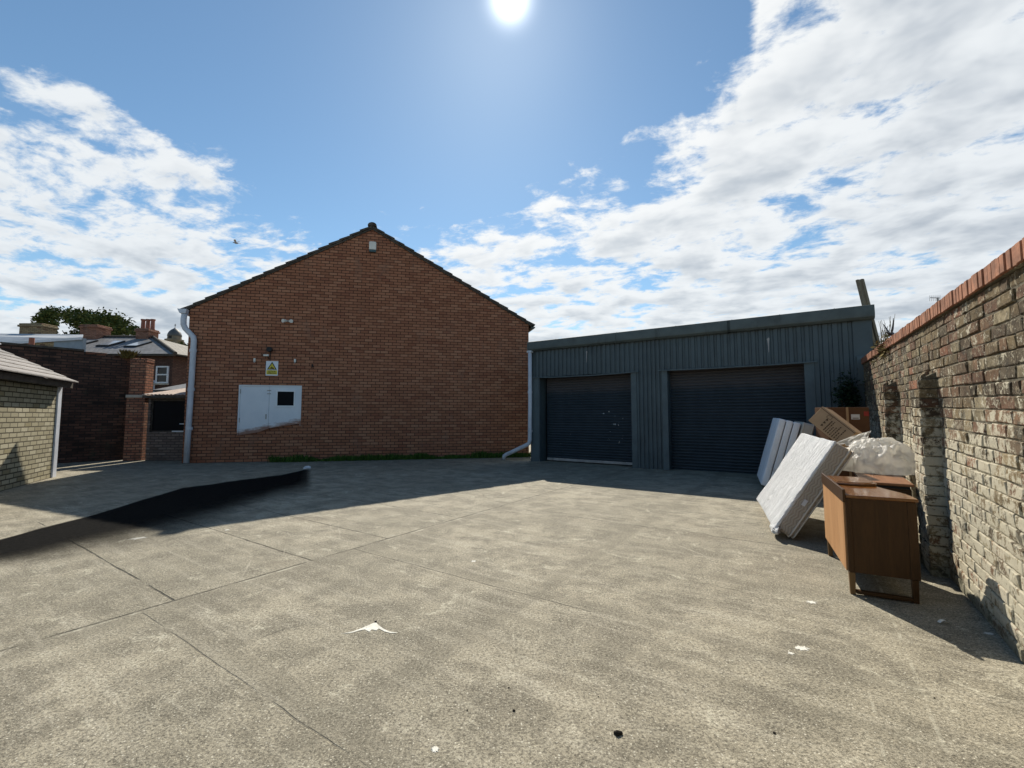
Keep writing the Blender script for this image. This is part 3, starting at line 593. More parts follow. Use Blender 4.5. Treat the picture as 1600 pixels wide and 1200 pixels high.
# the pale pipe at the junction
dp2 = thing('downpipe', 'slim white downpipe between gable and steel shed with an elbow kicking out to the left', 'downpipe', spos(.055,0), SR)
t = MB(); t.tube([(-.10,-.10,3.70),(-.10,-.10,2.0),(-.115,-.10,.72),(-.14,-.10,.60),(-.22,-.10,.545),(-.65,-.10,.355),(-1.06,-.10,.18),(-1.15,-.10,.13),(-1.18,-.10,.015)], .068, 14); t.build('pipe', M['pipe'], dp2, smooth=True)
for z in (2.3, 1.0): MB().tube([(-.105,-.10,z-.04),(-.105,-.10,z+.04)], .08, 14).build('collar', M['pipe'], dp2)
MB().box(-.19,-.01,-.17,-.03,3.63,3.70).build('outlet', M['pipe'], dp2, bevel=.01)

# ------------------------------------------------------------------ old brick boundary wall, brick by brick
WB = 34.1; w0 = Vector((3.085,2.784,0)); wdv = Vector((math.sin(R(WB)), math.cos(R(WB)), 0)); wout = Vector((-wdv.y, wdv.x, 0))
TF = 8.68; TN = -5.2
far = w0+wdv*TF
bw = thing('brick_boundary_wall', 'old lime stained brick boundary wall with orange brick coping along the right of the yard', 'wall', far, heading(WB+180))
WL = TF-TN
def wz(x, z): return z*(1.129-.0155*x)       # courses rise slightly towards the far end
PAL = [(.20,.15,.085),(.25,.19,.11),(.17,.125,.075),(.145,.105,.07),(.23,.14,.085),(.20,.115,.075),(.30,.25,.16),(.12,.095,.065)]
def course_bricks(mb, x0, x1, y, z, h, bl=.285, mort=.0095, rng_=random):
    x = x0 - (rng_.uniform(0, bl))
    while x < x1:
        l = bl if rng_.random() < .72 else bl*.5
        l *= rng_.uniform(.93,1.05)
        a, b_ = max(x0, x), min(x1, x+l-mort); x += l
        if b_-a < .04: continue
        c = list(rng_.choice(PAL)); k = rng_.uniform(.72,1.22); k *= .85 if z > 1.5 else 1
        if rng_.random() < .03: c = [.33,.155,.095]
        mb.cur = tuple(v*k for v in c)
        yo = y + max(-.007,min(.006,rng_.gauss(0,.003))); j = lambda s_=.005: rng_.uniform(-s_, s_); e = .0075
        B = [(a+j(),z+j()),(b_+j(),z+j()),(b_+j(),z+h+j()),(a+j(),z+h+j())]
        Fr = [(B[0][0]+e,B[0][1]+e),(B[1][0]-e,B[1][1]+e),(B[2][0]-e,B[2][1]-e),(B[3][0]+e,B[3][1]-e)]
        i = len(mb.v)
        mb.v += [(p[0], y+.04, wz(p[0],p[1])) for p in B] + [(p[0], yo+.005+j(.002), wz(p[0],p[1])) for p in B] + [(p[0], yo+j(.004), wz(p[0],p[1])) for p in Fr]
        for f_ in ((0,1,5,4),(1,2,6,5),(2,3,7,6),(3,0,4,7),(4,5,9,8),(5,6,10,9),(6,7,11,10),(7,4,8,11),(8,9,10,11)): mb.f.append(tuple(i+q_ for q_ in f_)); mb.c.append(mb.cur)
CH = .0905; NCO = 26
wm = MB()
for k in range(NCO): course_bricks(wm, 0, WL, 0, .012+k*CH, CH-.0095)
wm.build('wall_face', M['oldbrick'], bw, attr='bc')
mo = MB(); n = 60
for k in range(n):
    xa, xb = WL*k/n, WL*(k+1)/n; ht = NCO*CH+.01
    mo.hexa([(xa,.0085,-.02),(xb,.0085,-.02),(xb,.34,-.02),(xa,.34,-.02),(xa,.0085,wz(xa,ht)),(xb,.0085,wz(xb,ht)),(xb,.34,wz(xb,ht)),(xa,.34,wz(xa,ht))])
mo.build('mortar_bed', M['mortar'], bw)
cp = MB(); x = 0.0
while x < WL:
    l = random.uniform(.072,.08)*1.08
    z0_, jz = NCO*CH+.008, random.uniform(-.004,.005); a, b_ = x+.004, x+l-.004
    jy = random.uniform(-.006,.006); x += l
    if 0.0 < a < WL-.1:
        zz = lambda x_, z_: wz(x_, z_)
        if True:
            cp.hexa([(a,-.035+jy,zz(a,z0_)),(b_,-.035+jy,zz(b_,z0_)),(b_,.30,zz(b_,z0_)),(a,.30,zz(a,z0_)),(a,-.035+jy,zz(a,z0_+.118+jz)),(b_,-.035+jy,zz(b_,z0_+.118+jz)),(b_,.30,zz(b_,z0_+.118+jz)),(a,.30,zz(a,z0_+.118+jz))])
cp.build('coping', M['coping'], bw, bevel=.005, seg=1)
cm = MB()
for k in range(n):
    xa, xb = WL*k/n, WL*(k+1)/n; cm.hexa([(xa,-.020,wz(xa,NCO*CH+.005)),(xb,-.020,wz(xb,NCO*CH+.005)),(xb,.29,wz(xb,NCO*CH+.005)),(xa,.29,wz(xa,NCO*CH+.005)),(xa,-.020,wz(xa,NCO*CH+.112)),(xb,-.020,wz(xb,NCO*CH+.112)),(xb,.29,wz(xb,NCO*CH+.112)),(xa,.29,wz(xa,NCO*CH+.112))])
cm.build('coping_mortar', M['mortar'], bw)
def pier(tn, wd, dep, top):
    xn = TF-tn; root_bm = MB(); nc = int(top/CH)
    mbp = MB()
    for k in range(nc): course_bricks(mbp, xn-wd, xn, -dep, .012+k*CH, CH-.0095)
    pm = mbp.build('pier', M['oldbrick'], bw, attr='bc')
    s2 = MB()                                     # the near end face: bricks one header deep, laid in local x
    for k in range(nc):
        s2.cur = (lambda k_: tuple(v*k_ for v in random.choice(PAL)))(random.uniform(.5,1.05)); zz0 = .012+k*CH; jx = random.uniform(-.006,.006)
        a_, b2 = (-dep+.008, .03)
        if random.random() < .0: continue
        s2.hexa([(xn-.03,a_,wz(xn,zz0)),(xn+.004+jx,a_,wz(xn,zz0)),(xn+.004+jx,b2,wz(xn,zz0)),(xn-.03,b2,wz(xn,zz0)),(xn-.03,a_,wz(xn,zz0+CH-.0095)),(xn+.004+jx,a_,wz(xn,zz0+CH-.0095)),(xn+.004+jx,b2,wz(xn,zz0+CH-.0095)),(xn-.03,b2,wz(xn,zz0+CH-.0095))])
    s2.build('pier_end_bricks', M['oldbrick'], pm, attr='bc', bevel=.006, seg=1)
    zt = wz(xn, nc*CH)
    core = MB(); core.hexa([(xn-wd+.012,-dep+.013,-.02),(xn-.012,-dep+.013,-.02),(xn-.012,.03,-.02),(xn-wd+.012,.03,-.02),(xn-wd+.012,-dep+.013,zt),(xn-.012,-dep+.013,zt),(xn-.012,.03,zt+.09),(xn-wd+.012,.03,zt+.09)])
    core.build('pier_core', M['mortar'], pm)
    rub = MB()
    for k in range(5):
        rub.cur = (lambda k_: tuple(v*k_ for v in random.choice(PAL)))(random.uniform(.6,1.2)); cx = xn-random.uniform(.04, wd-.04); cy = -random.uniform(.0, dep-.03); r = random.uniform(.018,.032)
        zc = zt+.09*(1+cy/dep)
        pts_ = [Vector((cx+random.uniform(-r,r), cy+random.uniform(-r,r)*.7, zc+random.uniform(-.01,.04))) for _ in range(8)]
        rub.hexa([(cx-r,cy-r*.7,zc-.03),(cx+r,cy-r*.7,zc-.03),(cx+r,cy+r*.7,zc-.03),(cx-r,cy+r*.7,zc-.03)]+[(cx-r*.7+random.uniform(-.01,.01),cy-r*.5,zc+random.uniform(.005,.03)),(cx+r*.7,cy-r*.5,zc+random.uniform(.005,.03)),(cx+r*.7,cy+r*.5,zc+random.uniform(.01,.05)),(cx-r*.7,cy+r*.5,zc+random.uniform(.01,.05))])
    rub.build('broken_cap', M['oldbrick'], pm, attr='bc')
pier(1.72, .48, .135, 1.84); pier(4.08, .50, .15, 1.82)

# ------------------------------------------------------------------ dark sheet painting an absent vehicle's shadow, left of the yard
def shadow_sheet_mat():
    m, T = newmat('painted vehicle shadow'); uv = T.n('UVMap').outputs[0]; o = obc(T); s_ = T.n('SeparateXYZ', i0=uv)
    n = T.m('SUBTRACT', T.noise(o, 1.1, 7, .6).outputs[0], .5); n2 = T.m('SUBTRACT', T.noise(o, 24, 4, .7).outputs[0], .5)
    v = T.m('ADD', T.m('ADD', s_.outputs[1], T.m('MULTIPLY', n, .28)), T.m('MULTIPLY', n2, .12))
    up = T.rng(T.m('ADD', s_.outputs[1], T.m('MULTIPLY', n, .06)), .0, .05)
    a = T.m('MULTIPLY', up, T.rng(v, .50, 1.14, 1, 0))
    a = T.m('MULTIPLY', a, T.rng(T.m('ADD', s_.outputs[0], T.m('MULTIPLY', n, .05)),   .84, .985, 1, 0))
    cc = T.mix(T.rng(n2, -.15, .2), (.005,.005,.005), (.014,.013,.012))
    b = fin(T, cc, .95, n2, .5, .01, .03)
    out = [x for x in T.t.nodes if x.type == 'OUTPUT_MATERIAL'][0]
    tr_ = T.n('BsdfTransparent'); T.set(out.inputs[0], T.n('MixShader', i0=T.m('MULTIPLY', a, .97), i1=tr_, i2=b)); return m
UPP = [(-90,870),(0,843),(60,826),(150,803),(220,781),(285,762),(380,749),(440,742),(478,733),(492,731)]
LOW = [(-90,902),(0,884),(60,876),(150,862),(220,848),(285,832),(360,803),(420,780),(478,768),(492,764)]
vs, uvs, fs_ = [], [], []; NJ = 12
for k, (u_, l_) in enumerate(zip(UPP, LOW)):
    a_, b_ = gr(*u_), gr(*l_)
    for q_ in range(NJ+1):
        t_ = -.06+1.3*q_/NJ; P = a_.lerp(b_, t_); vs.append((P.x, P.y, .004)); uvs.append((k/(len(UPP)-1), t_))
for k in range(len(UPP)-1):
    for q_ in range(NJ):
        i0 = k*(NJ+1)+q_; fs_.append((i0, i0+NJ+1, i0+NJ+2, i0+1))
me = bpy.data.meshes.new('vehicle_shadow_sheet'); me.from_pydata(vs, [], fs_); me.materials.append(shadow_sheet_mat()); ul = me.uv_layers.new(name='UVMap')
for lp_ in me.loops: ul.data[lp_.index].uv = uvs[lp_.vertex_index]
o = bpy.data.objects.new('vehicle_shadow_sheet', me); COL.objects.link(o); tag(o, 'long dark sheet painting the shadow of an absent vehicle on the concrete at the left of the yard', 'stain')  # the category says stain, but the sheet is painted vehicle shadow

# ------------------------------------------------------------------ yellow brick outbuilding, left edge
YB = -27.7; yr = heading(YB)
yb = thing('brick_outbuilding', 'low yellow brick outbuilding with slate roof at the left edge of the yard', 'outbuilding', (-8.53,5.78,0), yr)
MB().box(0,5.80,0,3.6,0,2.28).build('wall', M['yellow'], yb)
MB().box(5.801,6.0,-.03,.16,0,2.24).build('corner_board', M['pipe'], yb, bevel=.004)
MB().box(5.801,5.97,.161,3.6,0,2.28).build('end_wall', M['sooty'], yb)
MB().box(-.2,6.005,-.22,-.19,2.20,2.34).box(-.2,6.005,-.19,-.001,2.24,2.27).build('eaves_board', M['tile'], yb)
ys = MB(); npx = 9; pitch = .52
for k in range(npx):
    y0_, y1_ = -.30+k*.24-.02, -.30+(k+1)*.24; zf = lambda y: 2.345+(y+.30)*pitch
    ys.hexa([(-.25,y0_,zf(y0_)+.012),(6.015,y0_,zf(y0_)+.012),(6.015,y1_,zf(y1_)-.008),(-.25,y1_,zf(y1_)-.008),(-.25,y0_,zf(y0_)+.036),(6.015,y0_,zf(y0_)+.036),(6.015,y1_,zf(y1_)+.012),(-.25,y1_,zf(y1_)+.012)])
ys.build('roof', M['slate3'], yb)
ys2 = MB(); zr = 2.345+2.16*pitch; ys2.hexa([(-.25,1.861,zr-.05),(6.015,1.861,zr-.05),(6.015,4.0,2.25),(-.25,4.0,2.25),(-.25,1.861,zr),(6.015,1.861,zr),(6.015,4.0,2.30),(-.25,4.0,2.30)]); ys2.build('rear_roof', M['slate2'], yb)
gbm = MB(); gbm.prism([(0.0,2.285),(3.55,2.285),(1.86,zr-.06)], .1, 5.96, 'x'); gbm.build('gable_infill', M['sooty'], yb, fix=True)
rb = MB(); zf = lambda y: 2.345+(y+.30)*pitch
rb.hexa([(1.2,.75,zf(.75)+.03),(4.9,.75,zf(.75)+.03),(4.9,1.5,zf(1.5)+.03),(1.2,1.5,zf(1.5)+.03),(1.2,.75,zf(.75)+.20),(4.9,.75,zf(.75)+.20),(4.9,1.5,zf(1.5)+.12),(1.2,1.5,zf(1.5)+.12)])
rbo = rb.build('rooflight', M['black'], yb)
MB().hexa([(1.15,.70,zf(.75)+.205),(4.95,.70,zf(.75)+.205),(4.95,1.55,zf(1.5)+.125),(1.15,1.55,zf(1.5)+.125),(1.15,.70,zf(.75)+.235),(4.95,.70,zf(.75)+.235),(4.95,1.55,zf(1.5)+.155),(1.15,1.55,zf(1.5)+.155)]).build('rooflight_lid', M['lead'], rbo)

# ------------------------------------------------------------------ dark yard wall, red pier, outhouse
dw = thing('soot_brick_wall', 'tall soot blackened brick yard wall behind the yellow outbuilding', 'wall', (-18.2,9.15,0), heading(37.2))
DWL = 8.05; d_ = MB()
d_.prism([(0,0),(DWL,0),(DWL,3.50),(DWL-.55,3.50),(DWL-.55,3.56),(DWL-1.3,3.56),(DWL-1.3,3.62),(0,3.66)], 0, .35); d_.build('wall_face', M['sooty'], dw, fix=True)
MB().prism([(0,3.665),(DWL-1.32,3.625),(DWL-1.32,3.69),(0,3.73)], -.04, .38).build('coping', M['tile'], dw, fix=True)
MB().box(DWL-1.29,DWL-.75,-.02,.36,3.565,3.63).build('loose_coping', M['redpier'], dw, bevel=.01)
pp_ = at(217, 640, 15.2)
rp = thing('brick_gate_pier', 'worn red brick pier at the end of the soot black wall', 'pier', (pp_.x, pp_.y, 0), heading(78))
MB().box(-.27,.27,-.2,.3,0,2.22).box(-.24,.24,-.17,.28,2.221,3.34).build('shaft', M['redpier'], rp)
MB().box(-.30,.30,-.22,.31,2.12,2.215).build('stone_band', M['stone'], rp, bevel=.01)
a = MB()
for k in range(6): a.box(-.25+k*.085,-.25+k*.085+.075,-.18,.29,3.343,3.45+.02*(k%2))
a.build('brick_cap', M['redpier'], rp, bevel=.006, seg=1)
wl = MB()
for _ in range(140):
    a_ = random.uniform(0,6.28); l = random.uniform(.06,.34); x, y = random.gauss(0,.09), random.gauss(0,.06); c = random.random(); wl.cur = (c,c,c)
    dx, dy = math.cos(a_)*l*.5, math.sin(a_)*l*.5; wl.face([(x-.012,y,0),(x+.012,y,0),(x+dx+.02,y+dy,l*.7),(x+dx*1.3,y+dy*1.3,l),(x+dx-.02,y+dy,l*.7)])
o = wl.build('weed_tuft', M['dry'], attr='lc'); p = at(199,562,15.25); o.location = (p.x, p.y+.05, 3.50); tag(o, 'tuft of dry yellow weeds growing from the top of the soot black wall', 'weeds')
oh = thing('outhouse', 'small grey brick outhouse with corrugated roof between red pier and white downpipe', 'outhouse', at(227,715,15.05).xy.to_3d(), heading(88))
ow_ = 1.42; a = MB()
a.box(0,.08,0,1.9,0,2.18).box(ow_-.13,ow_,0,1.9,0,2.18).box(.08,ow_-.13,0,.2,0,.96).box(.08,ow_-.13,0,.2,2.06,2.18).box(.08,ow_-.13,1.7,1.9,0,2.18); a.build('wall', M['greybrick'], oh)
wf = MB(); wf.box(ow_-.175,ow_-.131,.03,.12,.961,2.059).box(ow_-.62,ow_-.175,.03,.12,.961,1.0).box(ow_-.40,ow_-.175,.06,.10,1.22,1.245); wfo = wf.build('window', M['upvc'], oh)
MB().box(.08,.11,.06,.12,.961,2.059).box(.11,ow_-.175,.06,.12,2.01,2.059).box(.11,ow_-.621,.06,.12,.961,1.0).build('dark_frame', M['tile'], wfo)
MB().box(.11,ow_-.175,.085,.09,1.001,2.009).build('pane', M['pane'], wfo)
rr2 = MB(); n = 24
for k in range(n):
    xa = -.06+(ow_+.1)*k/n; xb = -.06+(ow_+.1)*(k+1)/n; z1_ = .025*(k%2); z2_ = .025*((k+1)%2)
    rr2.hexa([(xa,-.22,2.20+z1_),(xb,-.22,2.20+z2_),(xb,2.0,2.56+z2_),(xa,2.0,2.56+z1_),(xa,-.22,2.215+z1_),(xb,-.22,2.215+z2_),(xb,2.0,2.575+z2_),(xa,2.0,2.575+z1_)])
rr2.build('roof', M['corr'], oh)
MB().box(-.06,ow_+.04,-.2,-.001,2.11,2.19).build('eaves_board', M['tile'], oh)

# ------------------------------------------------------------------ far houses
def wallbox(name, mat, parent, x0, x1, y0, y1, z0, z1): return MB().box(x0,x1,y0,y1,z0,z1).build(name, mat, parent)
HY = 27.0
eL, eR = at(60,551,HY), at(272,553,HY); rgL, rgR = at(100,525,HY+4.2), at(239,527,HY+4.2)
ez, rz_ = eR.z, rgR.z
hs = thing('slate_roof_house', 'dark brick house with a grey hipped slate roof, three skylights and chimneys', 'house', (eR.x, HY, 0))
ox = eR.x
wallbox('wall', M['housebrick'], hs, eL.x-ox, -.25, .25, 8.2, 0, ez-.06)
def roofplane(name, pts, mat, parent):
    # a slab built flat in its own frame (x along the eave, y up the slope) so that slates follow it
    P = [Vector(p) for p in pts]; X = (P[1]-P[0]).normalized(); N = X.cross(P[-1]-P[0]).normalized(); Y = N.cross(X)
    mt_ = Matrix((X, Y, N)).transposed().to_4x4(); mt_.translation = P[0]
    inv_ = mt_.inverted(); L = [inv_ @ p for p in P]
    mb = MB(); mb.prism([(q_.x, q_.y) for q_ in L], -.09, 0, 'z'); o = mb.build(name, mat, parent, fix=True); o.matrix_local = mt_; return o
rg0, rg1 = rgL.x-ox, rgR.x-ox
front = roofplane('roof', [(eL.x-ox-3,-.1,ez),(.15,-.1,ez),(rg1,4.2,rz_),(rg0-3,4.2,rz_)], M['slate'], hs)
hip = roofplane('hip_roof', [(.16,-.1,ez+.001),(1.6,8.4,ez+.001),(rg1+.2,4.4,rz_),(rg1+.01,4.2,rz_)], M['slate2'], hs)
rear = roofplane('rear_roof', [(1.6,8.4,ez),(eL.x-ox-3,8.4,ez),(rg0-3,4.22,rz_),(rg1,4.22,rz_)], M['slate'], hs)
MB().tube([(.15,-.1,ez+.03),(rg1,4.2,rz_+.04)], .11, 8).tube([(rg1,4.2,rz_+.04),(rg0-3,4.2,rz_+.04)], .10, 8).build('ridge_tiles', M['tile'], hs)
MB().box(eL.x-ox-2,.1,-.16,.0,ez-.13,ez-.04).build('gutter', M['tile'], hs)
sl_k = (rz_-ez)/4.3
for x_, z_ in ((130,537),(173,538),(216,539)):
    d = ray(x_, z_)                              # where that sight line meets the front slope
    tt = 0.0
    for k in range(4000):
        P = Vector((0,0,CAMH))+d*(26+k*.002)
        if P.z <= ez + (P.y-HY+.1)*sl_k and P.y > HY: break
    lx, ly = P.x-ox, P.y-HY
    zf_ = lambda y: ez+(y+.1)*sl_k
    f = MB(); f.hexa([(lx-.42,ly-.62,zf_(ly-.62)+.01),(lx+.42,ly-.62,zf_(ly-.62)+.01),(lx+.42,ly+.62,zf_(ly+.62)+.01),(lx-.42,ly+.62,zf_(ly+.62)+.01),(lx-.42,ly-.62,zf_(ly-.62)+.10),(lx+.42,ly-.62,zf_(ly-.62)+.10),(lx+.42,ly+.62,zf_(ly+.62)+.10),(lx-.42,ly+.62,zf_(ly+.62)+.10)])
    so_ = f.build('skylight', M['black'], hs)
    f = MB(); f.hexa([(lx-.34,ly-.54,zf_(ly-.54)+.10),(lx+.34,ly-.54,zf_(ly-.54)+.10),(lx+.34,ly+.54,zf_(ly+.54)+.10),(lx-.34,ly+.54,zf_(ly+.54)+.10),(lx-.34,ly-.54,zf_(ly-.54)+.115),(lx+.34,ly-.54,zf_(ly-.54)+.115),(lx+.34,ly+.54,zf_(ly+.54)+.115),(lx-.34,ly+.54,zf_(ly+.54)+.115)])
    f.build('skylight_pane', M['skyglass'], so_)
def chimney(parent, off, x0, x1, ytop, ybot, Y, dep, mat, pots=0, name='chimney'):
    A_, B_ = at(x0,ytop,Y), at(x1,ybot,Y); a0, a1 = A_.x-off[0], B_.x-off[0]; y0_ = Y-off[1]; zt, zb = A_.z, B_.z-.7
    ch = wallbox(name, mat, parent, a0+.08, a1-.08, y0_, y0_+dep, zb, zt-.22)
    MB().box(a0,a1,y0_-.08,y0_+dep+.08,zt-.219,zt-.10).box(a0+.05,a1-.05,y0_-.03,y0_+dep+.03,zt-.0995,zt).build('chimney_cap', mat, ch, bevel=.02, seg=1)
    for k in range(pots):
        px_ = a0+(a1-a0)*(k+.5)/pots; m_ = MB(); m_.lathe([(.15,0),(.13,.1),(.12,.62),(.155,.66),(.155,.74),(.11,.74)], 12, (px_,y0_+dep*.5,zt)); m_.build('chimney_pot', M['pot'], ch, smooth=False)
    return ch
chimney(hs, (ox,HY), 211, 233, 513, 529, HY+3.7, .9, M['redchim'], 3)
chimney(hs, (ox,HY), 124, 152, 507, 529, HY+3.6, 1.1, M['redchim'], 0)
def window(parent, off, x0, x1, y0, y1, Y, two=True):
    A_, B_ = at(x0,y0,Y), at(x1,y1,Y); a0, a1, z1_, z0_ = A_.x-off[0], B_.x-off[0], A_.z, B_.z; yy = Y-off[1]
    f = MB(); e = .09
    f.box(a0,a0+e,yy-.06,yy+.02,z0_,z1_).box(a1-e,a1,yy-.06,yy+.02,z0_,z1_).box(a0+e,a1-e,yy-.06,yy+.02,z1_-e,z1_).box(a0+e,a1-e,yy-.06,yy+.02,z0_,z0_+e)
    zm = (z0_+z1_)/2
    if two: f.box(a0+e,a1-e,yy-.06,yy+.02,zm-.04,zm+.04)
    o = f.build('window', M['upvc'], parent); MB().box(a0+e,a1-e,yy-.02,yy-.01,z0_+e,z1_-e).build('pane', M['glass'], o)
    MB().box(a0-.06,a1+.06,yy-.14,yy+.0,z0_-.10,z0_-.003).build('sill', M['stone'], o); return o
window(hs, (ox,HY), 245, 263, 572, 599, HY+.23)
MB().tube([(at(236,597,HY).x-ox,.16,at(236,595,HY).z),(at(238,600,HY).x-ox,.16,at(236,595,HY).z),(at(238.5,600,HY).x-ox,.16,0)], .05, 8).build('waste_pipe', M['pipe'], hs)
# cream house behind its right side
CY = 37.0; cxo = at(262,600,CY)
ch_ = thing('cream_house', 'cream rendered house with white sash windows seen past the dark house', 'house', (cxo.x, CY, 0))
zc = at(266,560,CY).z
wallbox('wall', M['cream'], ch_, 0, 5.5, 0, 5, 0, zc)
roofplane('roof', [(-.3,-.3,zc),(5.8,-.3,zc),(5.8,2.6,zc+1.0),(-.3,2.6,zc+1.0)], M['slate2'], ch_)
roofplane('rear_roof', [(5.8,5.3,zc),(-.3,5.3,zc),(-.3,2.62,zc+1.0),(5.8,2.62,zc+1.0)], M['slate2'], ch_)
window(ch_, (cxo.x,CY), 276, 287, 577, 597, CY-.02); window(ch_, (cxo.x,CY), 289, 300, 577, 597, CY-.02)
lowr = at(246,607,23); lo_ = thing('lean_to', 'dark lean-to with a slate roof below the cream house windows', 'lean-to', (lowr.x, 23, 0))
wallbox('wall', M['housebrick'], lo_, 0, 2.6, 0, 2.5, 0, lowr.z-.1)
roofplane('roof', [(-.1,-.2,lowr.z-.08),(2.7,-.2,lowr.z-.08),(2.7,2.5,at(246,598,25.5).z),(-.1,2.5,at(246,598,25.5).z)], M['slate'], lo_)
MB().box(2.45,2.62,-.25,.1,lowr.z-.25,lowr.z+.12).build('parapet_end', M['stone'], lo_)
# flat roofed range at far left
FY = 23.5; fx0, fx1 = at(-160,540,FY).x, at(128,540,FY).x; fzb = at(60,533,FY).z
fb = thing('flat_roof_building', 'long low building with a pale flat roof and buff brick side at far left', 'building', (fx0, FY, 0))
bl = at(82,540,FY).x-fx0; FB = Vector((fx0, FY, 0))
def fl_(x, y, dy=0.0): return at(x, y, FY+dy)-FB
xr_ = fx1-fx0
def slopewall(name, mat, x0, x1, za, zb_): MB().hexa([(x0,.06,0),(x1,.06,0),(x1,.25,0),(x0,.25,0),(x0,.06,za),(x1,.06,zb_),(x1,.25,zb_),(x0,.25,za)]).build(name, mat, fb)
zL, zM, zR2 = fl_(-160,546).z, fl_(82,532).z, fl_(126,528).z
slopewall('wall', M['buffbrick'], 0, bl, zL, zM); slopewall('metal_panel', M['leadblue'], bl+.003, xr_-.02, zM, zR2)
r = MB(); P = [fl_(-165,547), fl_(129,529), fl_(130,524.5,2.6), fl_(-165,521,2.6)]; dn_ = Vector((0,0,.07))
r.hexa(P+[p_+dn_ for p_ in P]); r.build('roof', M['lead'], fb)
r = MB(); F0, F1 = P[0]+Vector((0,-.03,-.10)), P[1]+Vector((0,-.03,-.06)); r.hexa([F0,F1,F1+Vector((0,.025,0)),F0+Vector((0,.025,0))]+[q_+Vector((0,0,.17 if k in (0,3) else .13)) for k, q_ in enumerate((F0,F1,F1+Vector((0,.025,0)),F0+Vector((0,.025,0))))]); r.build('fascia', M['pipe'], fb)
chimney(fb, (fx0,FY), 29, 66, 505, 524, FY+3.0, .9, M['buffbrick'], 0)
vx = at(49,540,21.0); vp = thing('vent_pipe', 'rusty red vent pipe standing in front of the buff brick range', 'pipe', (vx.x, 21.0, 0))
MB().tube([(0,0,0),(0,0,at(49,528,21).z)], .10, 12).build('pipe', M['pot'], vp); MB().lathe([(.30,0),(.22,.10),(.12,.16)], 12, (0,0,at(49,545,21).z)).build('flashing_collar', M['pot'], vp)
# church dome
DY = 95.0; dc = at(272,540,DY)
ct = thing('church_tower', 'round stone church cupola with grey dome and cross on the skyline', 'tower', (dc.x, DY, 0))
zd, zt2 = at(272,527,DY).z, at(272,513,DY).z
MB().box(-1.35,1.35,-1.35,1.35,0,zd-.9).build('shaft', M['towers'], ct); MB().lathe([(1.7,zd-.9),(1.75,zd-.55),(1.3,zd-.5),(1.25,zd+.2)], 20).build('drum', M['towers'], ct)
hh = zt2-zd; MB().lathe([(1.32,zd+.2),(1.28,zd+hh*.30),(1.10,zd+hh*.55),(.75,zd+hh*.78),(.32,zd+hh*.95),(.10,zd+hh*1.03),(.05,zd+hh*1.15)], 20).build('dome', M['dome'], ct, smooth=True)
MB().box(-.32,.32,-1.30,-1.22,zd-.42,zd+.15).build('louvre', M['black'], ct)
MB().box(-.04,.04,-.04,.04,zd+hh*1.15,zd+hh*1.5).box(-.22,.22,-.04,.04,zd+hh*1.34,zd+hh*1.38).build('cross', M['black'], ct)

# ------------------------------------------------------------------ trees beyond
def tree(label, c, r, h0, n, leaf, group='trees beyond the roofs'):
    o = thing('leafy_tree', label, 'tree', (c[0], c[1], 0), 0, group)
    tk = MB(); tk.tube([(0,0,0),(.1,.05,h0*.5),(0,0,h0)], .35, 9, r2=.16)
    for k in range(7):
        a_ = k*.9; e_ = Vector((math.cos(a_)*r[0]*.6, math.sin(a_)*r[1]*.6, h0+r[2]*(.2+.5*random.random()))); tk.tube([(0,0,h0*.75),tuple(e_*.5+Vector((0,0,h0*.42))),tuple(e_)], .13, 6, r2=.04)
    tk.build('trunk', M['bark'], o)
    cl_ = [(random.gauss(0,.52), random.gauss(0,.52), random.uniform(-.55,.78), random.uniform(.18,.36)) for _ in range(58)]
    mb = MB()
    for _ in range(n):
        c_ = random.choice(cl_); v = Vector((random.gauss(0,1),random.gauss(0,1),random.gauss(0,1))).normalized()*random.random()**.4
        P = Vector((c_[0],c_[1],c_[2]))+v*c_[3]
        if P.length > 1.12: continue
        P = Vector((P.x*r[0], P.y*r[1], P.z*r[2]+h0+r[2]*.55))
        a_ = Vector((random.gauss(0,1),random.gauss(0,1),random.gauss(0,1))).normalized(); b_ = a_.orthogonal().normalized(); s_ = leaf*random.uniform(.6,1.3)
        q_ = random.random()**1.4; mb.cur = (q_,)*3
        mb.face([P-a_*s_, P+b_*s_*.45, P+a_*s_, P-b_*s_*.45])
    mb.build('crown', M['leaf'], o, attr='lc')
tc = at(136,540,58)
tree('broad green tree rising behind the slate roof and its chimney', (tc.x, 58), (5.6,4.5,4.4), at(136,540,58).z-1.2, 15000, .22)
tc = at(283,556,62); tree('small green tree between church dome and gable corner', (tc.x+.4, 62), (1.5,1.5,1.6), at(283,556,62).z-.6, 2200, .17)

# ------------------------------------------------------------------ poles behind the shed, aerial, shrub, weeds, birds
for k, (xt, yt_, xb, yb_, Y_) in enumerate(((1340,437,1366,540,10.30),(1346.5,436,1373,540,10.36))):
    A_, B_ = at(xt,yt_,Y_), at(xb,yb_,Y_); E_ = B_+(B_-A_)*(B_.z/(A_.z-B_.z))
    o = thing('timber_pole', ('left' if k == 0 else 'right')+'hand one of two grey timber poles leaning on the shed roof edge', 'pole', E_, 0, 'timber poles leaning behind the shed')
    d = A_-E_; mb = MB(); w_ = .034
    u = Vector((1,0,0)); 
    mb.hexa([Vector((-w_,-w_,0)),Vector((w_,-w_,0)),Vector((w_,w_,0)),Vector((-w_,w_,0))]+[d+Vector((-w_,-w_,0)),d+Vector((w_,-w_,0)),d+Vector((w_,w_,0)),d+Vector((-w_,w_,0))])
    mb.build('shaft', M['timber'], o, bevel=.012)
ap = at(1465,465,15); ae = thing('tv_aerial', 'small tv aerial showing just above the orange coping', 'aerial', (ap.x, 15, 0))
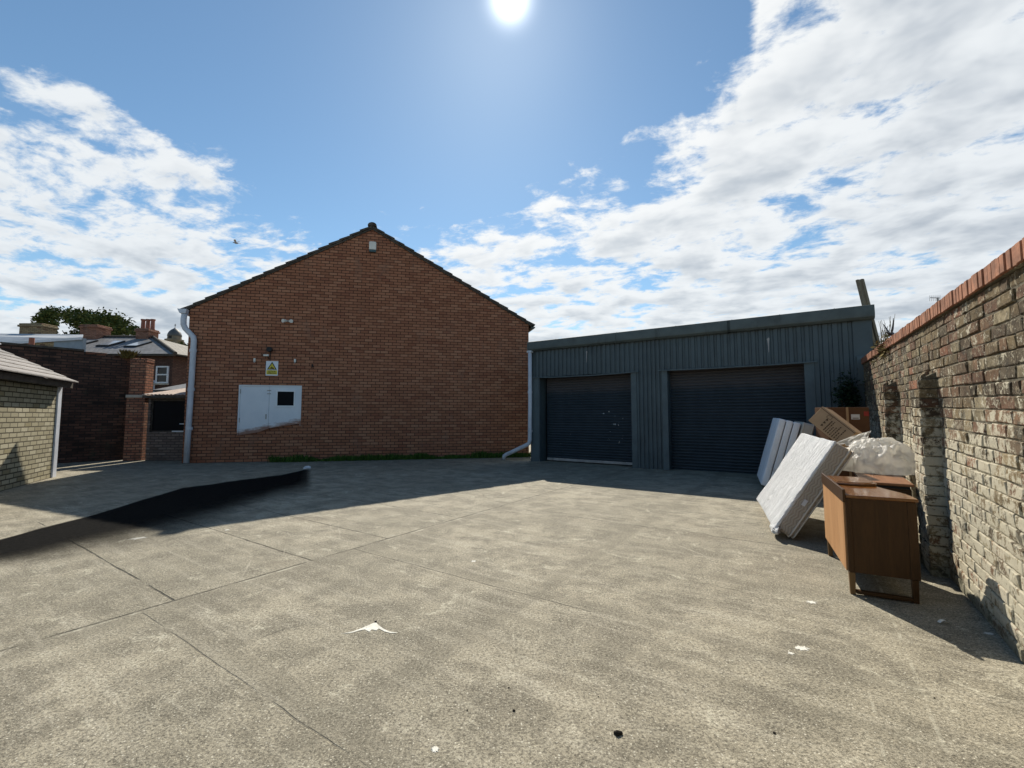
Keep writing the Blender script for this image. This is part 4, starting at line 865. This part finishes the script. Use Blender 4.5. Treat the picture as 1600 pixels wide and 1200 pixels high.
MB().tube([(0,0,0),(0,0,ap.z)], .03, 8).build('mast', M['alu'], ae)
am = MB().tube([(-.34,-.1,ap.z-.03),(.12,.05,ap.z)], .012, 6)
for k in range(6): am.tube([(-.30+k*.07,-.02,ap.z-.13),(-.30+k*.07,-.04,ap.z+.07)], .006, 5)
am.build('boom', M['alu'], ae)
wt = MB()
base_t = wt
for _ in range(260):
    tt_ = random.gauss(5.0,.42); P = w0+wdv*tt_; z = 2.63+random.uniform(-.22,.08); side = random.uniform(-.02,.10)
    P = P+wout*side; l = random.uniform(.02,.09); a_ = Vector((random.gauss(0,1),random.gauss(0,1),random.gauss(.6,1))).normalized(); b_ = a_.orthogonal().normalized()*l*.35; q_ = random.random(); wt.cur = (q_,)*3
    C_ = Vector((P.x,P.y,z)); wt.face([C_,C_+a_*l*.5+b_,C_+a_*l,C_+a_*l*.5-b_])
for _ in range(26):
    P = w0+wdv*random.gauss(5.2,.3)+wout*random.uniform(-.1,.02); z = 2.68; h = random.uniform(.15,.42); wt.cur = (.8,.8,.8); lean = random.uniform(-.1,.1)
    wt.face([(P.x-.004,P.y,z),(P.x+.004,P.y,z),(P.x+lean+.003,P.y,z+h),(P.x+lean-.003,P.y,z+h)])
tag(wt.build('weeds', M['dry'], attr='lc'), 'clump of dry yellow weeds hanging over the far end of the boundary wall', 'weeds', kind='stuff')
sb = MB(); c0 = Vector(spos(8.45,1.95,-.22))
for _ in range(700):
    P = c0+Vector((random.gauss(0,.12),random.gauss(0,.10),random.gauss(0,.20))); a_ = Vector((random.gauss(0,1),random.gauss(0,1),random.gauss(0,1))).normalized(); l = random.uniform(.03,.07); b_ = a_.orthogonal().normalized()*l*.4; q_ = random.random(); sb.cur = (q_,)*3
    sb.face([P-a_*l,P+b_,P+a_*l,P-b_])
sr_ = thing('shrub', 'dark leafy shrub sprouting where shed and boundary wall meet', 'shrub', (c0.x, c0.y, 0))
o = sb.build('foliage', M['shrub'], attr='lc'); o.parent = sr_; o.location = -sr_.location
MB().tube([(0,0,0),(.03,.0,.9),(0,0,1.9)], .02, 6, r2=.008).tube([(.02,0,1.2),(-.12,.05,1.9)], .01, 5).build('stem', M['bark'], sr_)
def bird(name, label, loc, size, mat, wings, yaw, legs=False, group=None):
    o = thing(name, label, 'bird', loc, yaw, group)
    b_ = MB(); pr = [(.0,-.30),(.05,-.24),(.085,-.10),(.10,.02),(.085,.14),(.055,.22),(.065,.28),(.055,.34),(.015,.39),(.004,.44)]
    rings = []
    for r_, x_ in pr: b_.v += [] ; rings.append((r_, x_))
    pts_ = [(x_*size, 0, .0) for r_, x_ in rings]
    i0 = []
    for r_, x_ in rings:
        i0.append(len(b_.v))
        for k in range(10):
            a_ = 6.283*k/10; b_.v.append((x_*size, r_*size*math.cos(a_), r_*size*.95*math.sin(a_)+(.05*size if x_ > .2 else 0)))
    for p_, q_ in zip(i0, i0[1:]):
        for k in range(10): b_.f.append((p_+k, p_+(k+1)%10, q_+(k+1)%10, q_+k)); b_.c.append(None)
    b_.face([(-.28*size,-.03*size,0),(-.50*size,-.07*size,.01),(-.52*size,.07*size,.01),(-.28*size,.03*size,0)])
    b_.build('body', mat, o, smooth=True)
    for s_, ws in zip((-1,1), wings):
        wb = MB(); top = []; bot = []
        for k, (sp, up, ch0, ch1) in enumerate(ws):
            top.append(Vector((ch0*size, s_*sp*size, up*size))); bot.append(Vector((ch1*size, s_*sp*size, up*size)))
        for k in range(len(ws)-1):
            th = Vector((0,0,.012*size))
            wb.hexa([top[k]-th,top[k+1]-th,bot[k+1]-th,bot[k]-th,top[k]+th,top[k+1]+th,bot[k+1]+th,bot[k]+th])
        wb.build('wing', mat, o, fix=True)
    if legs:
        for s_ in (-1,1): MB().tube([(0,s_*.04*size,-.08*size),(.02*size,s_*.04*size,-.26*size)], .012*size, 6).build('leg', mat, o)
    return o
fw = [(.05,.03,.14,-.08),(.38,.20,.20,-.06),(.75,.20,.12,-.10),(1.05,.10,-.05,-.16)]
bird('gull', 'gull gliding in the blue sky left of the gable', at(369,380,34), 1.0*.6, M['gull'], ([(.05,.03,.14,-.08),(.38,.26,.20,-.06),(.75,.45,.10,-.12),(1.02,.62,-.05,-.18)], fw), R(200))
cpos = w0+wdv*4.30+wout*(.01); 
up1 = [(.05,.05,.12,-.10),(.10,.28,.14,-.12),(.16,.55,.06,-.14),(.20,.80,-.08,-.16)]
bird('pigeon', 'dark pigeon with raised wings perched on the coping of the boundary wall', (cpos.x, cpos.y, 2.475*(1.129-.0155*4.38)+.06), .27, M['crow'], (up1, [(a_[0]*1.2, a_[1]*.7, a_[2], a_[3]) for a_ in up1]), R(30), True)
bp = at(237,523,HY+4.2); flat = [(.04,.04,.12,-.12),(.09,.02,.08,-.25),(.08,-.01,-.1,-.36)]
bird('starling', 'small dark bird sitting on the slate ridge beside the chimney pots', (bp.x, bp.y, rz_+.20), .42, M['crow'], (flat, flat), R(160), True)

# ------------------------------------------------------------------ sideboard by the wall
def framed(name, label, cat, loc, bearing, group=None): return thing(name, label, cat, loc, heading(bearing), group)
CB = 28.0   # local x runs away along the wall, local -y faces right (the wall), +y faces the yard
sbd = framed('sideboard', 'dark brown wooden sideboard with serpentine glossy top on short legs nearest the camera', 'sideboard', (2.852,3.86,0), CB)
SLN, SDP, ZB, ZT = 1.20, .47, .185, .80
def serp(x):                          # front edge on the wall side
    t_ = x/SLN; return -SDP + .0 + (.13*(1-math.cos(min(1,max(0,(t_-.12)/.5))*math.pi))*.5 if t_ > .12 else 0) 
fp = [(SLN*k/24, serp(SLN*k/24)) for k in range(25)]
MB().box(.0,.022,-SDP+.06,-.045,ZB,ZT).build('end_panel', M['walnut'], sbd)
for ya_, yb2_ in ((-.045,-.004),(-SDP,-SDP+.06)): MB().box(-.006,.03,ya_,yb2_,ZB,ZT).build('corner_stile', M['walnut'], sbd, bevel=.004)
MB().box(.03,SLN,-.004,.008,ZB,ZT+.002).build('back_panel', M['ply'], sbd)
MB().box(SLN-.022,SLN,-SDP+.16,-.006,ZB,ZT).build('far_end_panel', M['walnut'], sbd)
MB().box(.03,SLN-.023,-SDP+.03,-.006,ZB,ZB+.02).build('base_board', M['walnut'], sbd)
for k in range(3):
    z0_ = ZB+.025+k*.195
    dfm = MB(); pol = [(x_+.0, y_+.02) for x_, y_ in fp if .03 <= x_ <= SLN-.03]; back = [(x_, y_+.02) for x_, y_ in pol[::-1]]
    dfm.prism(pol+back, z0_, z0_+.185, 'z'); do = dfm.build('drawer_front', M['walnut'], sbd, fix=True)
    MB().box(.55,.70,serp(.6)-.012,serp(.6)+.019,z0_+.08,z0_+.10).build('handle', M['alu'], do)
tp = MB(); tp.prism([(-.02,-SDP-.012)]+[(x_, y_-.014) for x_, y_ in fp[1:]]+[(SLN+.02,fp[-1][1]-.014),(SLN+.02,-.005),(-.02,-.005)], ZT+.003, ZT+.03, 'z'); tp.build('top', M['walnuttop'], sbd, bevel=.007, fix=True)
MB().hexa([(-.025,-.004,ZT-.035),(SLN+.02,-.004,ZT-.035),(SLN+.02,.016,ZT-.035),(-.025,.016,ZT-.035),(-.025,-.004,ZT+.075),(SLN+.02,-.004,ZT+.075),(SLN+.02,.016,ZT+.075),(-.025,.016,ZT+.075)]).build('gallery', M['walnut'], sbd, bevel=.004)
for x_, y_ in ((.018,-.026),(.022,-SDP+.035),(SLN-.03,-.026),(SLN-.03,-SDP+.18)):
    lg = MB(); lg.hexa([(x_-.018,y_-.018,0),(x_+.018,y_-.018,0),(x_+.018,y_+.018,0),(x_-.018,y_+.018,0),(x_-.024,y_-.022,ZB-.002),(x_+.024,y_-.022,ZB-.002),(x_+.024,y_+.022,ZB-.002),(x_-.024,y_+.022,ZB-.002)]); lg.build('leg', M['legw'] if y_ > -.1 else M['walnut'], sbd, bevel=.004)
MB().box(-.008,.038,-SDP+.055,-.046,.012,.04).build('stretcher', M['walnut'], sbd, bevel=.004)
lf = framed('wooden_leaf', 'polished oval-ended wooden leaf lying on the sideboard top', 'board', (2.852,3.86,ZT+.030), CB)
pol = [(.62,-.025),(.60,-.22)]+[(.62+.12*(1-math.cos(a_)), -.22-.15*math.sin(a_)) for a_ in [R(15*k) for k in range(1,7)]]+[(1.14,-.355),(1.17,-.31),(1.17,-.025)]
m_ = MB(); m_.prism(pol, .001, .024, 'z'); m_.build('panel', M['walnuttop'], lf, bevel=.008, seg=3, fix=True)
m_ = MB(); pin = [(.94+(x_-.94)*.86, -.19+(y_+.19)*.86) for x_, y_ in pol]; m_.prism(pin, .0245, .029, 'z'); m_.build('moulding', M['walnuttop'], lf, bevel=.003, fix=True)
# second chest against the wall
ck = framed('wooden_chest', 'reddish flat-topped wooden chest behind the sideboard against the wall', 'chest', (4.12,4.60,0), 34.1)
# local x away along wall, local +y toward the yard
MB().box(0,1.25,.02,.40,.10,.745).build('carcass', M['walnut'], ck, bevel=.004)
MB().box(-.02,1.28,.0,.43,.772,.80).build('top', M['teak'], ck, bevel=.006)
MB().box(.01,1.24,.03,.39,.745,.772).build('shadow_rail', M['black'], ck)
for k in range(3): 
    d2 = MB().box(-.014,-.001,.05,.37,.14+k*.2,.32+k*.2).build('drawer_front', M['walnut'], ck, bevel=.004); MB().tube([(-.015,.21,.23+k*.2),(-.04,.21,.23+k*.2)], .014, 10).build('knob', M['alu'], d2)
for x_ in (.03,1.22):
    for y_ in (.045,.375): MB().box(x_-.025,x_+.025,y_-.025,y_+.025,0,.099).build('foot', M['walnut'], ck)

# ------------------------------------------------------------------ mattresses
def mat_frame(o, K, a, b_):
    a = Vector(a).normalized(); b_ = (Vector(b_)-a*Vector(b_).dot(a)).normalized(); y = b_.cross(a)
    m_ = Matrix((a, y, b_)).transposed().to_4x4(); m_.translation = Vector(K); o.matrix_world = m_
def softbox(x0,x1,y0,y1,z0,z1,rad,amp=.006,nx=16,ny=5,nz=14,seed=0.0):
    bm = bmesh.new(); bmesh.ops.create_cube(bm, size=1.0)
    bmesh.ops.scale(bm, vec=(x1-x0,y1-y0,z1-z0), verts=bm.verts); bmesh.ops.translate(bm, vec=((x0+x1)/2,(y0+y1)/2,(z0+z1)/2), verts=bm.verts)
    bmesh.ops.bevel(bm, geom=list(bm.edges)+list(bm.verts), offset=rad, segments=4, profile=.5, affect='EDGES')
    bmesh.ops.subdivide_edges(bm, edges=[e for e in bm.edges if e.calc_length() > .25], cuts=9, use_grid_fill=True)
    bm.normal_update()
    for v in bm.verts: v.co += v.normal*amp*(mnoise.noise(v.co*3.1+Vector((seed,0,0)))+.6*mnoise.noise(v.co*8.0+Vector((seed,1,0))))
    mb = MB(); mb.v = [tuple(v.co) for v in bm.verts]; bm.verts.index_update(); mb.f = [tuple(v.index for v in f.verts) for f in bm.faces]; mb.c = [None]*len(mb.f); bm.free(); return mb
m1 = thing('mattress', 'plastic wrapped white mattress leaning on its long edge, quilted beige side to the camera', 'mattress', (0,0,0))
mat_frame(m1, (3.394,5.454,0), (.398,.917,.013), (.475,-.218,.853))
ML, MT, MW = 1.95, .235, 1.257
softbox(0,ML,0,MT,.012,MW,.055,.006).build('padding', M['quilt'], m1, smooth=True)
sw = softbox(-.004,ML+.012,MT-.030,MT+.010,-.005,MW+.012,.018,.010,seed=5)
sw.build('plastic_wrap', M['wrap'], m1, smooth=True)
for yv in (.055, .095):
    pass
def loop_piping(o, y, x0, x1, z0, z1, r=.009):
    c = .05; P = []
    for cx_2, cz, a0 in ((x1-c,z1-c,0),(x0+c,z1-c,90),(x0+c,z0+c,180),(x1-c,z0+c,270)):
        for k in range(5): a_ = R(a0+k*22.5); P.append((cx_2+c*math.cos(a_), y, cz+c*math.sin(a_)))
    P.append(P[0]); m_ = MB(); m_.tube(P, r, 6, caps=False); m_.build('piping', M['piping'], o, smooth=True)
loop_piping(m1, .062, -.008, ML+.004, .006, MW+.006, .010); loop_piping(m1, .02, -.002, ML, .014, MW, .008)
MB().box(-.012,-.007,.115,.155,.42,.50).build('label_tag', M['label'], m1)
fl_ = MB(); rnd = random.Random(4)        # loose bunch of film at the foot
def crumple(cx, cy, cz, rx, ry, rz2, seed, n=22, m_=14, flat=None, amp=.22, crease=0.0):
    mb = MB(); rows = []
    for i in range(m_+1):
        th = math.pi*i/m_; row = []
        for j in range(n):
            ph = 2*math.pi*j/n; d = Vector((math.sin(th)*math.cos(ph), math.sin(th)*math.sin(ph), math.cos(th)))
            q_ = d*1.7+Vector((seed,seed*.7,0)); k = 1+amp*(1-2*abs(mnoise.noise(q_*1.3)))*.8+amp*.6*(1-2*abs(mnoise.noise(q_*3.1)))
            if crease: k += crease*math.sin(th)**.5*(abs(math.sin(ph*6.5+4*mnoise.noise(d*1.5)+2*th))-.5)
            P = Vector((d.x*rx*k, d.y*ry*k, d.z*rz2*k))
            if flat is not None and P.z < flat: P.z = flat
            row.append(len(mb.v)); mb.v.append((cx+P.x, cy+P.y, cz+P.z))
        rows.append(row)
    for r0, r1 in zip(rows, rows[1:]):
        for j in range(n): mb.f.append((r0[j], r1[j], r1[(j+1)%n], r0[(j+1)%n])); mb.c.append(None)
    return mb
crumple(.14, MT-.03, .0, .17, .035, .045, 3.3, amp=.45).build('loose_film', M['wrap'], m1, smooth=True)
# the stack behind
m2 = thing('bed_base', 'white folded mattress base of three bands standing upright before the wide shutter', 'bed base', (0,0,0))
a2, b2v = (.438,.899,.006), (.24,-.123,.963)
mat_frame(m2, (5.395,8.965,0), a2, b2v)
for k in range(3): softbox(0,1.5,.012+k*.128,.132+k*.128,.0,1.40,.022,.004,seed=k).build('panel', M['fabric'], m2, smooth=True)
for k in (1,2): MB().box(.004,1.49,-.004+k*.128+.006,.004+k*.128+.006,.02,1.36).build('seam', M['seam'], m2)
MB().box(-.006,-.0015,.20,.25,.33,.40).build('label_tag', M['label'], m2)
m3 = thing('mattress', 'bare beige mattress standing upright between the white base and the cardboard boxes', 'mattress', (0,0,0))
mat_frame(m3, (5.61,8.86,0), a2, b2v)
softbox(0,1.5,0,.215,.0,1.37,.05,.006,seed=9).build('padding', M['beige'], m3, smooth=True); loop_piping(m3, .19, -.004, 1.5, .01, 1.37, .008); loop_piping(m3, .03, -.004, 1.5, .01, 1.37, .008)

# ------------------------------------------------------------------ boxes and bag
bx = thing('cardboard_box', 'tall dark brown cardboard box with a white paper label, standing against the wall', 'box', (5.42,7.98,0), heading(97))
MB().box(.24,.92,0,.42,.0,1.655).build('carton', M['card2'], bx, bevel=.006)
MB().box(.62,.76,-.004,-.0015,1.44,1.53).build('paper_label', M['label'], bx).rotation_euler = (0,0,0)
MB().box(.64,.74,-.0062,-.0045,1.455,1.468).build('label_print', M['ink'], bx)
MB().box(.83,.915,-.0035,-.0012,1.50,1.58).build('red_print', M['redink'], bx)
MB().box(.54,.58,-.003,-.0012,.0,1.655).build('tape', M['card'], bx)
lb = thing('cardboard_box', 'lighter tan cardboard box with printed symbols, tilted on top of the mattresses', 'box', (0,0,0))
cTL, cBL, cTR = at(1263,657,7.5), at(1304,697,7.1), at(1290,640,7.3)
cTR2 = at(1344,681,6.85)
lx = (cTR2-cTR); lyv = (cTR-cTL)
X = lx.normalized(); Zv = (lyv-X*lyv.dot(X)).normalized(); Yv = Zv.cross(X)
mm_ = Matrix((X, Yv, Zv)).transposed().to_4x4(); mm_.translation = cTL; lb.matrix_world = mm_
LXN, LZN = lx.length, lyv.length
MB().box(0,LXN,0,.34,0,LZN).build('carton', M['card'], lb, bevel=.006)
pk = MB(); rnd = random.Random(11)
for k in range(7):                         # rows of small print run across the box
    xx = LXN*.42+k*LXN*.062; z = LZN*.10
    ln_ = LZN*rnd.uniform(.45,.8)
    if k in (2,5): ln_ *= .55
    while z < LZN*.1+ln_:
        wz_ = rnd.uniform(.012,.035); pk.box(xx,xx+.016 if k else xx+.02,-.004,-.0015,z,z+wz_); z += wz_+(.004 if k == 0 else .010)
for z_ in (.18,.36,.54):
    xx = LXN*.30; zc_ = LZN*z_; pk.prism([(xx,zc_),(xx+.045,zc_+.022),(xx+.028,zc_+.022),(xx+.028,zc_+.035),(xx,zc_+.045)], -.004, -.0015)
for (a_, b_, c_, d_2) in ((.26,.38,.70,.705),(.26,.38,.86,.865),(.26,.264,.70,.865),(.376,.38,.70,.865)): pk.box(LXN*a_,LXN*b_+.003,-.004,-.0015,LZN*c_,LZN*d_2+.003)
pk.build('printing', M['ink'], lb)
MB().box(0,LXN,-.003,-.0012,LZN*.90,LZN*.93).build('flap_edge', M['card2'], lb)
bgp = thing('plastic_bag', 'bulging milky white polythene bag lying on the wooden chest', 'bag', (4.66,5.66,.80), 0)
crumple(0,0,.02,.37,.34,.345,1.7,120,60,flat=-.018,amp=.16,crease=.07).build('bag_body', M['bag'], bgp, smooth=True)
fl2 = MB(); 
Pn = [Vector((-.40,.15,.28)),Vector((-.10,.30,.40)),Vector((.20,.34,.52)),Vector((.12,.22,.36)),Vector((-.15,.12,.30))]
def sheet(P0, P1, P2, P3, n, amp, seed):
    mb = MB(); idx = {}
    for i in range(n+1):
        for j in range(n+1):
            s_, t_ = i/n, j/n; P = P0*(1-s_)*(1-t_)+P1*s_*(1-t_)+P2*s_*t_+P3*(1-s_)*t_
            P = P+Vector((0,-1,.4))*amp*(mnoise.noise(Vector((s_*5+seed,t_*2.2,0)))+.5*mnoise.noise(Vector((s_*11+seed,t_*5,1))))
            idx[i,j] = len(mb.v); mb.v.append(tuple(P))
    for i in range(n):
        for j in range(n): mb.f.append((idx[i,j],idx[i+1,j],idx[i+1,j+1],idx[i,j+1])); mb.c.append(None)
    return mb
def P_(x, y, Y): return at(x,y,Y)-Vector((4.66,5.66,.80))
sheet(P_(1302,693,6.0), P_(1352,700,5.9), P_(1361,673,6.15), P_(1330,682,6.25), 16, .05, 2.0).build('bag_flap', M['bag'], bgp, smooth=True)

# ------------------------------------------------------------------ marks and litter on the ground
def blot(label, x, y, rad, seed, spikes=9, asp=1.0, name='bird_dropping', cat='bird dropping', mat='dropping', ang=0.0, amp=.5):
    rnd = random.Random(seed); c = gr(x, y); n = 40; mb = MB()
    P = []
    for k in range(n):
        a_ = 6.2832*k/n; r_ = rad*(.55+amp*abs(math.sin(a_*spikes/2+seed))*rnd.uniform(.3,1.2))
        P.append(Vector((r_*math.cos(a_)*asp, r_*math.sin(a_), 0)))
    ro = Matrix.Rotation(ang, 3, 'Z'); P = [ro @ p_ for p_ in P]
    i = len(mb.v); mb.v = [tuple(p_) for p_ in P]+[tuple(p_*.85+Vector((0,0,.0012))) for p_ in P]; mb.f = [(k,(k+1)%n,n+(k+1)%n,n+k) for k in range(n)]+[tuple(range(n,2*n))]; mb.c = [None]*len(mb.f)
    o = mb.build(name, M[mat], smooth=False); o.location = (c.x, c.y, .0012); tag(o, label, cat, 'white droppings on the yard'); return o
sp_ = MB(); 
def pg(pts, z=.0015): sp_.prism([tuple((gr(*p)-gr(580,985)).xy) for p in pts], 0, z, 'z')
pg([(535,990.5),(551,987.2),(565,982),(577,977),(584,973.5),(588,973.5),(591,977),(600,983.5),(609,987.3),(622,989.3),(610,989.6),(601,987.2),(592,982.5),(588,985.5),(581,984),(577,987.5),(570,984),(562,985.4),(551,988.8)])
o = sp_.build('bird_dropping', M['dropping'], fix=True); c = gr(580,985); o.location = (c.x, c.y, .0012); tag(o, 'large wing-shaped white splash of dropping in the middle of the concrete', 'bird dropping', 'white droppings on the yard')
blot('star-shaped white dropping nearest the bottom edge', 680, 1171, .022, 3, 11)
blot('stretched white dropping with a tail right of centre of the yard', 1252, 1013, .034, 5, 7, 1.5)
blot('small round white dropping left of the stretched one', 1236, 1021, .020, 6, 5)
blot('white dropping on the concrete left of the sideboard legs', 1268, 941, .034, 8, 6, 1.3)
blot('small white dropping right of the sideboard shadow, near the wall foot', 1545, 990, .022, 9, 6, 1.6)
blot('white dropping by the lit edge of the left shadow', 216, 841, .06, 12, 5, 1.8, ang=.6)
blot('tiny white dropping among the slab joints left of centre', 355, 1008-180, .030, 13, 6)
blot('pale dropping in the middle distance before the left shutter', 740, 877, .03, 14, 6)
o = thing('paper_scrap', 'crumpled white paper scrap in the shade in front of the brick gable', 'litter', gr(480,733))
crumple(0,0,.03,.075,.06,.045,5.5,14,9,amp=.5).build('crumpled_sheet', M['label'], o)
o = thing('curled_leaf', 'pale curled leaf in the shadow beside the wall foot', 'leaf', gr(1474,974))
m_ = MB()
for k in range(8):
    a_ = R(20+k*17); b_ = R(20+(k+1)*17); m_.face([(.035*math.cos(a_),-.012,.028*math.sin(a_)-.004),(.035*math.cos(b_),-.012,.028*math.sin(b_)-.004),(.035*math.cos(b_),.012,.028*math.sin(b_)-.004),(.035*math.cos(a_),.012,.028*math.sin(a_)-.004)])
m_.build('blade', M['dropping'], o)
o = thing('soil_clod', 'dark crumbly clod on the concrete near the bottom edge', 'clod', gr(965,1148))
for dx, dy, r_, s_ in ((0,0,.012,1),(.014,.004,.009,2),(-.010,.006,.007,3)): crumple(dx,dy,r_*.6,r_,r_*.9,r_*.75,s_,14,9,amp=.3).build('lump', M['soil'], o, smooth=True)
for k, (x, y, r_) in enumerate(((803,1111,.0065),(795,1075,.004),(730,1110,.0035),(935,1089,.0035),(1210,1146,.006),(587,972,.008),(1460,1091,.004))):
    labs = ('dark pebble above the clod, lower centre','smaller dark pebble just above another, lower centre','tiny dark pebble left of the two lower centre pebbles','tiny dark pebble above the crumbly clod','dark stone on the concrete at lower right','dark pebble beside the wing-shaped white splash','tiny dark pebble near the pale joint at lower right')
    o = crumple(0,0,r_*.5,r_,r_*.8,r_*.6,k+.5,12,8,amp=.2).build('pebble', M['soil'], smooth=True); p = gr(x,y); o.location = (p.x,p.y,0); tag(o, labs[k], 'pebble', 'dark pebbles on the yard')
